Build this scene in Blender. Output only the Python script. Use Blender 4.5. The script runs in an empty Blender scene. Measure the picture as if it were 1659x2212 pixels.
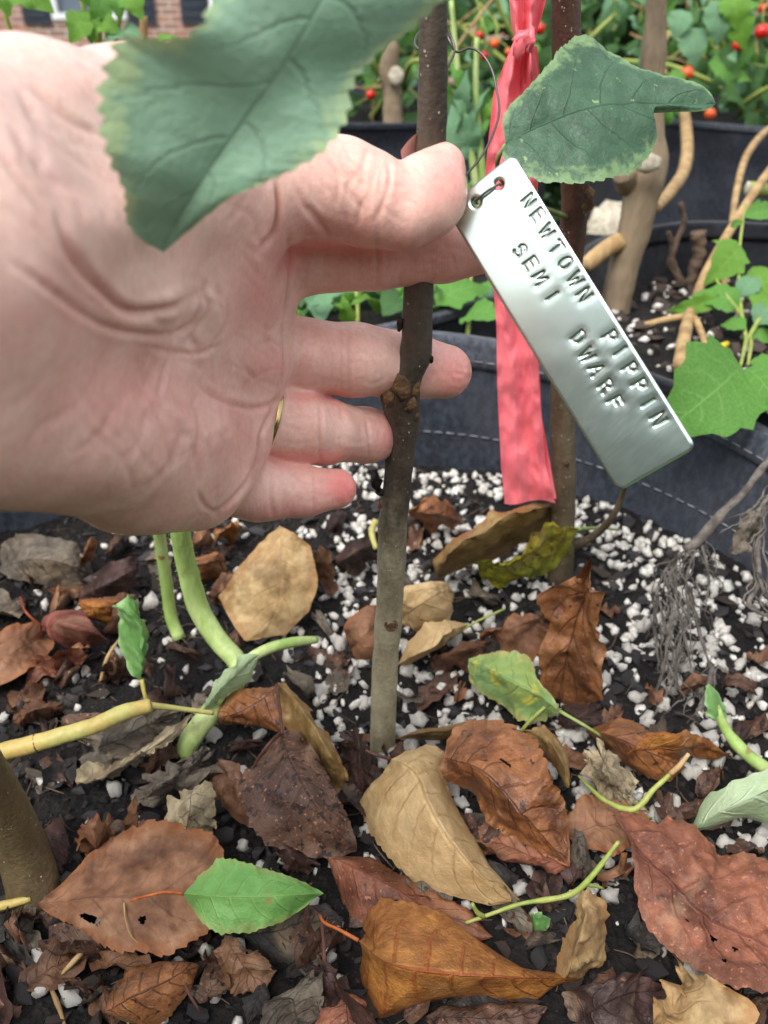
import bpy, bmesh, math, random
import numpy as np
from mathutils import Vector, noise as mnoise

random.seed(7); rng = np.random.default_rng(7)
SC = bpy.context.scene
COL = SC.collection

# ------------------------------------------------------------------ camera
FPX, CX, CY, HC = 1916.0, 829.5, 1106.0, 0.265
TH = math.radians(30.5)
cam_d = bpy.data.cameras.new("camera"); cam = bpy.data.objects.new("camera", cam_d); COL.objects.link(cam)
cam.location = (0, 0, HC); cam.rotation_euler = (math.pi/2 - TH, 0, 0)
cam_d.sensor_fit = 'VERTICAL'; cam_d.sensor_height = 36.0; cam_d.lens = 36.0*FPX/2212.0
cam_d.clip_start = 0.01; cam_d.clip_end = 300
cam_d.dof.use_dof = True; cam_d.dof.focus_distance = 0.265; cam_d.dof.aperture_fstop = 18.0
SC.camera = cam

# ------------------------------------------------------------------ sky and sun (overcast day)
SUN_EL, SUN_AZ = math.radians(55), math.radians(-150)     # azimuth from +Y towards +X
w = bpy.data.worlds.new("World"); SC.world = w; w.use_nodes = True
nt = w.node_tree; nt.nodes.clear()
sky = nt.nodes.new("ShaderNodeTexSky"); sky.sky_type = 'NISHITA'; sky.sun_disc = False
sky.sun_elevation = SUN_EL; sky.sun_rotation = SUN_AZ
sky.dust_density = 1.5; sky.air_density = 1.0; sky.ozone_density = 1.0
hsv = nt.nodes.new("ShaderNodeHueSaturation"); hsv.inputs["Saturation"].default_value = 0.22
bg = nt.nodes.new("ShaderNodeBackground"); bg.inputs["Strength"].default_value = 0.13
wo = nt.nodes.new("ShaderNodeOutputWorld")
nt.links.new(sky.outputs[0], hsv.inputs["Color"]); nt.links.new(hsv.outputs[0], bg.inputs[0]); nt.links.new(bg.outputs[0], wo.inputs[0])
sd = bpy.data.lights.new("sun", 'SUN'); sd.energy = 1.2; sd.angle = math.radians(32); sd.color = (1.0, 0.96, 0.9)
sun = bpy.data.objects.new("sun", sd); COL.objects.link(sun)
dirv = Vector((math.sin(SUN_AZ)*math.cos(SUN_EL), math.cos(SUN_AZ)*math.cos(SUN_EL), math.sin(SUN_EL)))
sun.rotation_euler = dirv.to_track_quat('Z', 'Y').to_euler()
SC.view_settings.view_transform = 'Standard'; SC.view_settings.look = 'None'
SC.view_settings.gamma = 1.0; SC.view_settings.use_curve_mapping = False
SC.view_settings.exposure = 1.5
SC.cycles.max_bounces = 6; SC.cycles.transparent_max_bounces = 8
SC.cycles.use_denoising = True

# ------------------------------------------------------------------ survey helpers: photo coordinates (1659 x 2212) to points in the place
C0 = np.array([0, 0, HC]); FW = np.array([0, math.cos(TH), -math.sin(TH)]); UP = np.array([0, math.sin(TH), math.cos(TH)]); RT = np.array([1.0, 0, 0])
def ray(x, y): return FW + (x-CX)/FPX*RT + (CY-y)/FPX*UP
def P(x, y, d): return C0 + d*ray(x, y)
def G(x, y, z=0.0): r = ray(x, y); return C0 + r*(z-HC)/r[2]
def PY(x, y, Y): r = ray(x, y); return C0 + r*Y/r[1]
def depth(p): return float((np.asarray(p)-C0) @ FW)
def proj(p):
    q = np.asarray(p)-C0; d = q @ FW
    return CX+FPX*(q @ RT)/d, CY-FPX*(q @ UP)/d, d

# ------------------------------------------------------------------ node helpers
def lin(r, g, b):
    f = lambda c: (c/255/12.92) if c/255 <= .04045 else ((c/255+.055)/1.055)**2.4
    return (f(r), f(g), f(b), 1.0)
class M:
    def __init__(s, name):
        s.m = bpy.data.materials.new(name); s.m.use_nodes = True; s.t = s.m.node_tree; s.t.nodes.clear()
        s.out = s.n("ShaderNodeOutputMaterial"); s.b = s.n("ShaderNodeBsdfPrincipled"); s.l(s.b.outputs[0], s.out.inputs[0])
    def n(s, t): return s.t.nodes.new(t)
    def l(s, a, b): s.t.links.new(a, b)
    def put(s, sock, v):
        if hasattr(v, "is_linked") or isinstance(v, bpy.types.NodeSocket): s.l(v, sock)
        else: sock.default_value = v
    def math(s, op, a, b=0.0, c=0.0):
        n = s.n("ShaderNodeMath"); n.operation = op; s.put(n.inputs[0], a); s.put(n.inputs[1], b); s.put(n.inputs[2], c); return n.outputs[0]
    def mix(s, f, a, b, mode='MIX'):
        n = s.n("ShaderNodeMix"); n.data_type = 'RGBA'; n.blend_type = mode
        s.put(n.inputs[0], f); s.put(n.inputs[6], a); s.put(n.inputs[7], b); return n.outputs[2]
    def ramp(s, v, a0, a1, b0=0.0, b1=1.0, smooth=True):
        n = s.n("ShaderNodeMapRange"); n.interpolation_type = 'SMOOTHSTEP' if smooth else 'LINEAR'
        s.put(n.inputs[0], v)
        for i, x in enumerate((a0, a1, b0, b1)): n.inputs[i+1].default_value = x
        return n.outputs[0]
    def coords(s, rand=True, which="Object"):
        tc = s.n("ShaderNodeTexCoord"); o = tc.outputs[which]
        if rand:
            oi = s.n("ShaderNodeObjectInfo"); v = s.n("ShaderNodeVectorMath"); v.operation = 'ADD'
            mu = s.math('MULTIPLY', oi.outputs["Random"], 9.0)
            s.l(o, v.inputs[0]); s.l(mu, v.inputs[1]); return v.outputs[0]
        return o
    def scale(s, vec, sc):
        n = s.n("ShaderNodeMapping"); s.l(vec, n.inputs[0]); n.inputs["Scale"].default_value = sc; return n.outputs[0]
    def noise(s, vec, sc, det=4, rough=.55, dist=0.0):
        n = s.n("ShaderNodeTexNoise"); s.l(vec, n.inputs["Vector"]); n.inputs["Scale"].default_value = sc
        n.inputs["Detail"].default_value = det; n.inputs["Roughness"].default_value = rough; n.inputs["Distortion"].default_value = dist
        return n.outputs[0]
    def voro(s, vec, sc, feat='F1'):
        n = s.n("ShaderNodeTexVoronoi"); n.feature = feat; s.l(vec, n.inputs["Vector"]); n.inputs["Scale"].default_value = sc; return n.outputs[0]
    def attr(s, name):
        n = s.n("ShaderNodeAttribute"); n.attribute_name = name; return n.outputs["Fac"]
    def bump(s, h, strength, dist):
        n = s.n("ShaderNodeBump"); s.l(h, n.inputs["Height"]); n.inputs["Strength"].default_value = strength; n.inputs["Distance"].default_value = dist
        s.l(n.outputs[0], s.b.inputs["Normal"]); return n.outputs[0]
    def set(s, **k):
        for a, v in k.items(): s.put(s.b.inputs[a.replace('_', ' ')], v)
        return s
    def translucent(s, col, f, nrm=None):
        t = s.n("ShaderNodeBsdfTranslucent"); s.put(t.inputs[0], col)
        mx = s.n("ShaderNodeMixShader"); mx.inputs[0].default_value = f
        s.l(s.b.outputs[0], mx.inputs[1]); s.l(t.outputs[0], mx.inputs[2]); s.l(mx.outputs[0], s.out.inputs[0])

def leaf_mat(name, c1, c2, vein=(120, 80, 50), vamt=.5, spot=None, samt=.5, sscale=260, edge=None, eamt=.5, rough=.6, nv=8, trans=.08, bump=.7, mott=.6, spec=.4, vw=.06, fine=None):
    m = M(name); v = m.coords(); uv = m.n("ShaderNodeUVMap"); uv.uv_map = "UVMap"
    sx = m.n("ShaderNodeSeparateXYZ"); m.l(uv.outputs[0], sx.inputs[0])
    t = sx.outputs[0]; s_ = m.math('SUBTRACT', m.math('MULTIPLY', sx.outputs[1], 2.0), 1.0); a = m.math('ABSOLUTE', s_)
    nz = m.noise(v, 55, 5); nf = m.noise(v, 900, 3); nm = m.noise(v, 220, 4, .6)
    ph = m.math('ADD', m.math('SUBTRACT', t, m.math('MULTIPLY', m.math('POWER', a, 1.25), .24)), m.math('MULTIPLY', m.math('SUBTRACT', nz, .5), .06))
    ph = m.math('ADD', m.math('MULTIPLY', ph, nv), m.math('MULTIPLY', m.math('SIGN', s_), .17))
    dv = m.math('ABSOLUTE', m.math('SUBTRACT', m.math('FRACT', ph), .5))
    sv = m.math('MULTIPLY', m.ramp(dv, 0.0, vw*1.6, 1, 0), m.ramp(a, .15, .95, 1, .15))
    mr = m.ramp(a, 0.0, vw*.75, 1, 0)
    vn = m.math('MAXIMUM', m.math('MULTIPLY', sv, .75), mr)
    net = m.ramp(m.voro(v, 620, 'DISTANCE_TO_EDGE'), 0.0, .10, 1, 0)
    col = m.mix(m.ramp(nz, .36, .64), lin(*c1), lin(*c2))
    col = m.mix(m.math('MULTIPLY', m.ramp(nm, .3, .75), mott), col, m.mix(1.0, col, (.45, .42, .4, 1), 'MULTIPLY'))
    col = m.mix(m.math('MULTIPLY', net, .06), col, lin(*vein))
    if mott > .32:
        big = m.noise(v, 42, 5, .62, .4); col = m.mix(m.math('MULTIPLY', m.ramp(big, .48, .66), .72), col, m.mix(1.0, col, (.40, .34, .32, 1), 'MULTIPLY'))
        lite = m.noise(v, 33, 4, .6, .5); col = m.mix(m.math('MULTIPLY', m.ramp(lite, .54, .70), .35), col, m.mix(.6, col, (.62, .42, .24, 1)))
    if edge: col = m.mix(m.math('MULTIPLY', m.ramp(m.math('ADD', a, m.math('MULTIPLY', m.math('SUBTRACT', nm, .5), .9)), .72, 1.0), eamt), col, lin(*edge))
    if spot:
        ns = m.noise(v, sscale, 3, .6); lo = .70 - .22*samt
        col = m.mix(m.ramp(ns, lo, lo+.09), col, lin(*spot))
    if fine:
        nq = m.noise(v, 700, 2, .5); col = m.mix(m.math('MULTIPLY', m.ramp(nq, .62, .72), .8), col, lin(*fine))
    col = m.mix(m.math('MULTIPLY', vn, vamt), col, lin(*vein))
    m.put(m.b.inputs["Base Color"], col)
    m.set(Roughness=m.ramp(nf, .3, .7, rough-.08, rough+.12))
    m.b.inputs["Specular IOR Level"].default_value = spec
    h = m.math('ADD', m.math('MULTIPLY', vn, .8), m.math('ADD', m.math('MULTIPLY', nf, .45), m.math('ADD', m.math('MULTIPLY', nm, .9), m.math('MULTIPLY', net, .07))))
    m.bump(h, bump, .0012)
    if trans: m.translucent(col, trans)
    return m.m

def simple(name, c1, c2, sc=80, rough=.7, bump=.4, bsc=300, bd=.001, spec=.4, stretch=None, trans=0, spot=None, slo=.62, ssc=500):
    m = M(name); v = m.coords(); vv = m.scale(v, stretch) if stretch else v
    n1 = m.noise(vv, sc, 5); n2 = m.noise(vv, bsc, 4, .6)
    col = m.mix(m.ramp(n1, .35, .65), lin(*c1), lin(*c2))
    col = m.mix(m.ramp(n2, .3, .7, 0, .4), col, m.mix(1.0, col, (.5, .5, .5, 1), 'MULTIPLY'))
    if spot: col = m.mix(m.ramp(m.noise(v, ssc, 1), slo, slo+.05), col, lin(*spot))
    m.put(m.b.inputs["Base Color"], col); m.set(Roughness=rough); m.b.inputs["Specular IOR Level"].default_value = spec
    m.bump(n2, bump, bd)
    if trans: m.translucent(col, trans)
    return m.m

# ------------------------------------------------------------------ object helpers
def tag(o, label=None, cat=None, group=None, kind=None):
    if label: o["label"] = label
    if cat: o["category"] = cat
    if group: o["group"] = group
    if kind: o["kind"] = kind
    return o
def mesh(name, V, Fc, mat=None, uv=None, smooth=True, attrs=None):
    me = bpy.data.meshes.new(name)
    V = np.asarray(V, dtype=float)
    me.from_pydata(V.tolist() if len(V) < 200000 else V.tolist(), [], Fc if isinstance(Fc, list) else Fc.tolist())
    if mat: me.materials.append(mat)
    if smooth: me.shade_smooth()
    if uv is not None:
        ul = me.uv_layers.new(name="UVMap"); li = np.empty(len(me.loops), dtype=np.int32); me.loops.foreach_get("vertex_index", li)
        ul.data.foreach_set("uv", np.asarray(uv, dtype=np.float32)[li].ravel())
    for k, a in (attrs or {}).items():
        at = me.attributes.new(k, 'FLOAT', 'POINT'); at.data.foreach_set("value", np.asarray(a, dtype=np.float32))
    me.update(); return me
def ob(name, V, Fc, mat, origin=None, parent=None, porigin=None, **k):
    """one mesh object; vertices are world points, stored relative to its own origin (or to its thing's origin)"""
    V = np.asarray(V, dtype=float)
    if parent is not None: o_ = np.asarray(porigin if porigin is not None else parent["_o"]); loc = (0, 0, 0)
    else: o_ = np.asarray(origin if origin is not None else V.mean(0)); loc = tuple(o_)
    o = bpy.data.objects.new(name, mesh(name, V-o_, Fc, mat, **k)); COL.objects.link(o)
    o.location = loc; o["_o"] = [float(q) for q in o_]
    if parent is not None: o.parent = parent
    return o
def empty(name, origin):
    o = bpy.data.objects.new(name, None); COL.objects.link(o); o.location = tuple(origin); o["_o"] = [float(q) for q in origin]
    o.empty_display_size = .01; return o

def cat(pts, n):
    """smooth curve through points, n samples by chord length"""
    p = np.asarray(pts, dtype=float)
    if len(p) == 2: return p[0] + np.linspace(0, 1, n)[:, None]*(p[1]-p[0])
    q = np.vstack([2*p[0]-p[1], p, 2*p[-1]-p[-2]])
    dd = np.sqrt(np.linalg.norm(np.diff(q[:, :3], axis=0), axis=1)+1e-12); tt = np.concatenate([[0], np.cumsum(dd)])
    L = np.concatenate([[0], np.cumsum(np.linalg.norm(np.diff(p[:, :3], axis=0), axis=1))]); L /= L[-1]
    out = []
    for u in np.linspace(0, 1, n):
        i = min(max(int(np.searchsorted(L, u, side='right'))-1, 0), len(p)-2)
        f = (u-L[i])/max(L[i+1]-L[i], 1e-12); t = tt[i+1]+f*(tt[i+2]-tt[i+1])
        P0, P1, P2, P3 = q[i:i+4]; t0, t1, t2, t3 = tt[i:i+4]
        A1 = (t1-t)/(t1-t0)*P0+(t-t0)/(t1-t0)*P1; A2 = (t2-t)/(t2-t1)*P1+(t-t1)/(t2-t1)*P2; A3 = (t3-t)/(t3-t2)*P2+(t-t2)/(t3-t2)*P3
        B1 = (t2-t)/(t2-t0)*A1+(t-t0)/(t2-t0)*A2; B2 = (t3-t)/(t3-t1)*A2+(t-t1)/(t3-t1)*A3
        out.append((t2-t)/(t2-t1)*B1+(t-t1)/(t2-t1)*B2)
    return np.array(out)
def fbm(p, sc, oct=3, seed=0):
    p = np.asarray(p, dtype=float)
    return np.array([mnoise.fractal(Vector((a*sc+seed, b*sc+seed*1.7, c*sc)), 1.0, 2.0, oct) for a, b, c in p])
def tube(pts, radii, n=24, seg=8, rough=0.0, seed=0, cap=True, rsc=200):
    c = cat(pts, n); r = np.interp(np.linspace(0, 1, n), np.linspace(0, 1, len(radii)), radii)
    T = np.gradient(c, axis=0); T /= np.linalg.norm(T, axis=1)[:, None]+1e-12
    a = np.array([0, 0, 1.0]) if abs(T[0][2]) < .9 else np.array([1.0, 0, 0])
    V = []
    for i in range(n):
        u = a-T[i]*(a@T[i]); u /= np.linalg.norm(u); v = np.cross(T[i], u); a = u
        ang = np.arange(seg)*2*np.pi/seg
        V.append(c[i]+r[i]*(np.cos(ang)[:, None]*u+np.sin(ang)[:, None]*v))
    V = np.array(V)
    if rough:
        f = fbm(V.reshape(-1, 3), rsc, 2, seed).reshape(n, seg, 1); V = c[:, None]+(V-c[:, None])*(1+rough*f)
    V = V.reshape(-1, 3); Fc = []
    for i in range(n-1):
        for j in range(seg):
            k = (j+1) % seg; Fc.append([i*seg+j, i*seg+k, (i+1)*seg+k, (i+1)*seg+j])
    if cap: Fc += [list(range(seg))[::-1], list(range((n-1)*seg, n*seg))]
    return V, Fc
def merge(parts):
    V, Fc, k = [], [], 0
    for v, f in parts:
        V.append(np.asarray(v)); Fc += [[i+k for i in q] for q in f]; k += len(v)
    return np.vstack(V), Fc

def sheet(left, mid, right, nt=48, ns=8, wr=.0012, wsc=60, serr=0.0, teeth=18, dome=0.0, seed=0, holes=(), jag=0.0, curl=0.0, fold=0.0, angular=0.0):
    """leaf surface lofted between two edges and a midrib; returns V, F, uv"""
    L = cat([mid[0]]+list(left)+[mid[-1]], nt); Md = cat(mid, nt); R = cat([mid[0]]+list(right)+[mid[-1]], nt)
    t = np.linspace(0, 1, nt); V = []; UV = []
    if angular:
        def poly(q):
            q = np.asarray(q, float); l = np.concatenate([[0], np.cumsum(np.linalg.norm(np.diff(q, axis=0), axis=1))]); l /= l[-1]
            return np.c_[[np.interp(t, l, q[:, c]) for c in range(3)]].T
        L = L+(poly([mid[0]]+list(left)+[mid[-1]])-L)*angular; R = R+(poly([mid[0]]+list(right)+[mid[-1]])-R)*angular
    tooth = ((t*teeth) % 1.0)
    jl = fbm(np.c_[t*3, t*0+seed, t*0], 9, 4, seed) if jag else 0*t; jr = fbm(np.c_[t*3, t*0+seed+5, t*0], 9, 4, seed+3) if jag else 0*t
    L = Md+(L-Md)*(1+serr*(tooth-.5)*np.sin(np.pi*t)**.3+jag*jl)[:, None]; R = Md+(R-Md)*(1+serr*(tooth-.5)*np.sin(np.pi*t)**.3+jag*jr)[:, None]
    T = np.gradient(Md, axis=0)
    nrm = np.cross(T, R-L); nrm /= np.linalg.norm(nrm, axis=1)[:, None]+1e-9
    if nrm[nt//2] @ (C0-Md[nt//2]) < 0: nrm = -nrm
    ss = np.linspace(-1, 1, 2*ns+1)
    grid = np.zeros((nt, 2*ns+1, 3))
    for j, s in enumerate(ss):
        e = L if s < 0 else R; a = abs(s)
        grid[:, j] = Md+(e-Md)*a + nrm*(dome*np.sin(np.pi*a)*np.sin(np.pi*t)**.5)[:, None]
    f = fbm(grid.reshape(-1, 3), wsc, 3, seed+11).reshape(nt, -1, 1)
    rg = np.abs(fbm(grid.reshape(-1, 3), wsc*1.7, 2, seed+31)).reshape(nt, -1, 1); f = f+(.35-rg)*.9
    er = fbm(np.c_[np.repeat(t, 2*ns+1)*3.2, np.tile(np.sign(ss), nt)*2.0, np.zeros(nt*(2*ns+1))], 1.6, 3, seed+7).reshape(nt, -1, 1)
    f = f+er*(np.abs(ss)[None, :, None]**3)*2.6
    fade = (np.sin(np.pi*np.clip(t, .02, .98))**.5)[:, None, None]
    cv = curl*(np.abs(ss)[None, :, None]**4)*(.35+.9*np.clip(er+.5, 0, 1.2))+fold*np.abs(ss)[None, :, None]
    grid = grid+nrm[:, None]*(f*wr+cv)*fade
    V = grid.reshape(-1, 3); W = 2*ns+1
    UV = np.stack(np.meshgrid(t, (ss+1)/2, indexing='ij'), -1).reshape(-1, 2)
    Fc = []
    for i in range(nt-1):
        for j in range(W-1):
            tm, sm = (t[i]+t[i+1])/2, (ss[j]+ss[j+1])/2
            if any(((tm-h[0])/h[2])**2+((sm-h[1])/h[3])**2 < 1 for h in holes): continue
            Fc.append([i*W+j, i*W+j+1, (i+1)*W+j+1, (i+1)*W+j])
    return V, Fc, UV

# ================================================================== THE SETTING
GZ = -0.36                                       # yard level below the pot soil
POTC, POTR = np.array([-0.018, 0.268]), 0.243
m_lawn = simple("lawn", (92, 104, 58), (70, 84, 44), 2.0, .9, .5, 30, .02)
m_mulch = simple("mulch", (48, 42, 40), (30, 27, 26), 12, .9, .8, 60, .01)
gx = np.linspace(-60, 60, 41); gy = np.linspace(-40, 90, 45)
V = np.array([[x, y, GZ-0.055*max(0, min(y-2.5, 9.5))] for y in gy for x in gx])
Fc = [[i*41+j, i*41+j+1, (i+1)*41+j+1, (i+1)*41+j] for i in range(44) for j in range(40)]
tag(ob("lawn", V, Fc, m_lawn, origin=(0, 0, GZ)), kind='structure')
V = [[-2.2, -1.0, GZ+.004], [2.6, -1.0, GZ+.004], [2.6, 2.4, GZ+.004], [-2.2, 2.4, GZ+.004]]
tag(ob("mulch_bed", V, [[0, 1, 2, 3]], m_mulch, origin=(0, 0, GZ)), kind='structure')

# ---- far brick house
def bx(a, b):
    x0, y0, z0 = a; x1, y1, z1 = b
    return (np.array([[x0, y0, z0], [x1, y0, z0], [x1, y1, z0], [x0, y1, z0], [x0, y0, z1], [x1, y0, z1], [x1, y1, z1], [x0, y1, z1]]),
            [[0, 3, 2, 1], [4, 5, 6, 7], [0, 1, 5, 4], [1, 2, 6, 5], [2, 3, 7, 6], [3, 0, 4, 7]])
mb = M("house_brick"); vb = mb.coords(False)
mp = mb.n("ShaderNodeMapping"); mb.l(vb, mp.inputs[0]); mp.inputs["Rotation"].default_value = (math.pi/2, 0, 0)
br = mb.n("ShaderNodeTexBrick"); mb.l(mp.outputs[0], br.inputs[0]); br.inputs["Scale"].default_value = 1.0
br.inputs["Brick Width"].default_value = .21; br.inputs["Row Height"].default_value = .075; br.inputs["Mortar Size"].default_value = .01
br.inputs["Color1"].default_value = lin(150, 112, 96); br.inputs["Color2"].default_value = lin(118, 92, 84); br.inputs["Mortar"].default_value = lin(168, 158, 148)
nb = mb.noise(vb, 2.2, 4); mb.put(mb.b.inputs["Base Color"], mb.mix(mb.math('MULTIPLY', mb.ramp(nb, .4, .65), .5), br.outputs[0], lin(150, 92, 78))); mb.set(Roughness=.9)
m_wh = simple("white_frame", (222, 224, 226), (206, 208, 210), 3, .5, .05)
m_shut = simple("shutter_paint", (38, 45, 58), (32, 38, 50), 5, .5, .1)
m_roof = simple("roof_shingle", (88, 84, 84), (66, 64, 64), 4, .9, .4, 40, .01)
m_gl = M("window_glass"); m_gl.set(Base_Color=lin(96, 104, 116), Roughness=.08).m; m_gl.b.inputs["Specular IOR Level"].default_value = .6; m_gl = m_gl.m
HY = 12.0
house = tag(empty("brick_house", (-2, HY, -.9)), "brown brick house with white windows and dark shutters far behind the pots", "house")
xw = sorted([PY(105, 0, HY)[0]+.02, PY(-45, 0, HY)[0], PY(452, 0, HY)[0], PY(900, 0, HY)[0], PY(1300, 0, HY)[0]])
zsill, ztop = PY(180, 42, HY)[2], PY(180, 42, HY)[2]+1.25
wins = []
for px in (108, 452, -420, 1120): 
    x0 = PY(px, 0, HY)[0]; wins.append((x0, x0+.88))
wins.sort()
zb, zt = -1.1, 2.4
parts = []; xs = [-9.0]
for a, b in wins: xs += [a, b]
xs += [7.0]
for i in range(0, len(xs), 2): parts.append(bx((xs[i], HY, zb), (xs[i+1], HY+.3, zt)))
for a, b in wins: parts += [bx((a, HY, zb), (b, HY+.3, zsill)), bx((a, HY, ztop), (b, HY+.3, zt))]
parts.append(bx((-9, HY+.3, zb), (7, HY+6, zt)))
ob("wall", *merge(parts), mb.m, parent=house, smooth=False)
rv = np.array([[-9.5, HY-.5, zt], [7.5, HY-.5, zt], [7.5, HY+3, zt+2], [-9.5, HY+3, zt+2], [-9.5, HY+6.5, zt], [7.5, HY+6.5, zt]])
ob("roof", rv, [[0, 1, 2, 3], [3, 2, 5, 4], [0, 3, 4], [1, 5, 2], [0, 4, 5, 1]], m_roof, parent=house, smooth=False)
for a, b in wins:
    fr = [bx((a, HY-.03, zsill), (b, HY+.1, zsill+.07)), bx((a, HY-.03, ztop-.07), (b, HY+.1, ztop)), bx((a, HY-.028, zsill+.07), (a+.07, HY+.1, ztop-.07)), bx((b-.07, HY-.028, zsill+.07), (b, HY+.1, ztop-.07)), bx((a+.07, HY, zsill+.58), (b-.07, HY+.08, zsill+.63))]
    wo_ = ob("window", *merge(fr), m_wh, parent=house, smooth=False)
    ob("pane", *bx((a+.07, HY+.05, zsill+.07), (b-.07, HY+.07, ztop-.07)), m_gl, parent=wo_, porigin=house["_o"], smooth=False)
    for s in (-1, 1):
        x0 = a-.34 if s < 0 else b+.02
        sl = [bx((x0, HY-.035, zsill-.05), (x0+.32, HY-.004, ztop+.03))]+[bx((x0+.04, HY-.05, zsill+.02+k*.1), (x0+.28, HY-.0355, zsill+.08+k*.1)) for k in range(12)]
        ob("shutter", *merge(sl), m_shut, parent=house, smooth=False)

# ---- row of trees behind the photographer (mirrored in the metal tag)
m_fol = simple("far_leaves", (52, 100, 62), (42, 82, 50), 3, .7, .1, trans=.3)
def leafcloud(n, fpos, size, sd, flat=.3):
    r = np.random.default_rng(sd); V, Fc = [], []
    for i in range(n):
        c = fpos(r); a = r.normal(size=3); a /= np.linalg.norm(a); b = np.cross(a, r.normal(size=3)); b /= np.linalg.norm(b); s = size*r.uniform(.6, 1.4)
        k = len(V); V += [c-a*s, c-b*s*.45, c+a*s, c+b*s*.45]; Fc.append([k, k+1, k+2, k+3])
    return np.array(V), Fc
def tl(r):
    x = r.uniform(-13, 8); h = 3.7+.4*math.sin(x*1.1)+.25*math.sin(x*2.7+1)
    return np.array([x, -6-abs(r.normal())*.9, GZ+max(.05, h*r.uniform(0, 1)**.6)])
V, Fc = leafcloud(46000, tl, .21, 3)
tag(ob("treeline", V, Fc, m_fol, origin=(0, -6, GZ)), "dense green hedge row standing behind the photographer", "hedge", kind='stuff')

# ================================================================== FABRIC POTS
def felt(name, a, b):
    m = M(name); v = m.coords(False); n1 = m.noise(m.scale(v, (1, 1, .6)), 260, 6, .72); n2 = m.noise(v, 1500, 3, .6); n3 = m.noise(v, 22, 4)
    col = m.mix(m.ramp(n1, .34, .74), lin(*a), lin(*b)); col = m.mix(m.math('MULTIPLY', m.ramp(n3, .4, .7), .35), col, lin(74, 76, 82))
    m.put(m.b.inputs["Base Color"], col); m.set(Roughness=.95); m.b.inputs["Specular IOR Level"].default_value = .15
    m.b.inputs["Sheen Weight"].default_value = .12
    m.bump(m.math('ADD', n1, m.math('MULTIPLY', n2, .7)), .5, .0016); return m.m
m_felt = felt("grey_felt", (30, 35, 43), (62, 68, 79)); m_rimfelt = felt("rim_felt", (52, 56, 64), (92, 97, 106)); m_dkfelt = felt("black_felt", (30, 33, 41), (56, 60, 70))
m_blackfelt = felt("shaded_felt", (20, 21, 26), (36, 38, 44))  # near-black felt of the small rear pot, its own colour
m_thread = simple("white_thread", (158, 158, 162), (118, 118, 122), 300, .8, .3)
def pot(label, c, R, rim, base, soil, m_wall, m_rim, n=120, stitches=True, flare=.012, wob=.005, sd=0):
    """rim(phi) gives rim height; wall tapers a little to its base"""
    root = tag(empty("fabric_pot", (c[0], c[1], base)), label, "plant pot")
    ph = np.arange(n)*2*np.pi/n; zs = np.linspace(0, 1, 10); th = .004
    def wall(rad_off, t0, t1, k):
        rows = []
        for u in np.linspace(t0, t1, k):
            z = np.array([soil-.03+(rim(p)-soil+.03)*u if u >= 0 else base+(soil-.03-base)*(1+u) for p in ph])
            f = np.array([mnoise.noise(Vector((math.cos(p)*2.2+sd, math.sin(p)*2.2, u*1.2))) for p in ph])
            r = R+rad_off+flare*np.clip(u, -1, 1)+wob*f*2
            rows.append(np.c_[c[0]+r*np.cos(ph), c[1]+r*np.sin(ph), z])
        return np.array(rows)
    a = wall(0, -1, 1, 26); b = wall(th, 1, -1, 26)
    V = np.vstack([a.reshape(-1, 3), b.reshape(-1, 3)]); K = len(V)//n
    Fc = [[i*n+j, i*n+(j+1) % n, (i+1)*n+(j+1) % n, (i+1)*n+j] for i in range(K-1) for j in range(n)]+[list(range(n))]
    ob("wall", V, Fc, m_wall, parent=root)
    # folded hem
    a = wall(-.0022, .86, 1.012, 5); b = wall(th+.0022, 1.012, .86, 5)
    V = np.vstack([a.reshape(-1, 3), b.reshape(-1, 3)]); K = len(V)//n
    Fc = [[i*n+j, i*n+(j+1) % n, (i+1)*n+(j+1) % n, (i+1)*n+j] for i in range(K-1) for j in range(n)]
    Fc += [[(K-1)*n+j, (K-1)*n+(j+1) % n, (j+1) % n, j] for j in range(n)]
    ob("hem", V, Fc, m_rim, parent=root)
    if stitches:
        st = []
        for u, off in ((.90, -.0030), (.47, -.0012)):
            nst = 210
            for s in range(nst):
                p0 = s*2*np.pi/nst; p1 = p0+2*np.pi/nst*.66
                pp = []
                for p in (p0, (p0+p1)/2, p1):
                    z = soil-.03+(rim(p)-soil+.03)*u
                    f = mnoise.noise(Vector((math.cos(p)*2.2+sd, math.sin(p)*2.2, u*1.2)))
                    for so in (off,):
                        r = R+so+flare*u+wob*f*2; pp.append((c[0]+r*math.cos(p), c[1]+r*math.sin(p), z))
                    r2 = R+th+.003+flare*u+wob*f*2
                st.append(tube(pp, [.0003, .00045, .0003], 4, 5))
        o = ob("stitching", *merge(st), m_thread, parent=root); o["kind"] = "stuff"
    return root
def rim_front(p): return .087-.034*max(0.0, math.cos(p+.15))**1.5+.003*math.sin(3*p)
pot("charcoal felt pot with white stitched rim holding the tagged sapling", POTC, POTR, rim_front, GZ+.005, 0.0, m_felt, m_rimfelt, sd=1)
POT2 = np.array([.25, .555]); POT3 = np.array([-.12, .80])
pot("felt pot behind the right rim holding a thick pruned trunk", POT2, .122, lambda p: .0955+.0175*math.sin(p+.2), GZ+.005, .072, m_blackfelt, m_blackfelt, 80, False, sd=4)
pot("felt pot full of green weeds behind the middle of the front rim", POT3, .235, lambda p: .07+.002*math.sin(2*p), GZ+.005, .05, m_felt, m_rimfelt, 80, False, sd=6)
BPR, BPL = np.array([.70, 1.62]), np.array([-.02, 1.66])
pot("dark felt pot with stitched seam under the red tomatoes at the right", BPR, .34, lambda p: .100+.002*math.sin(2*p), GZ+.005, .08, m_dkfelt, m_rimfelt, 80, True, sd=9)
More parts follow.
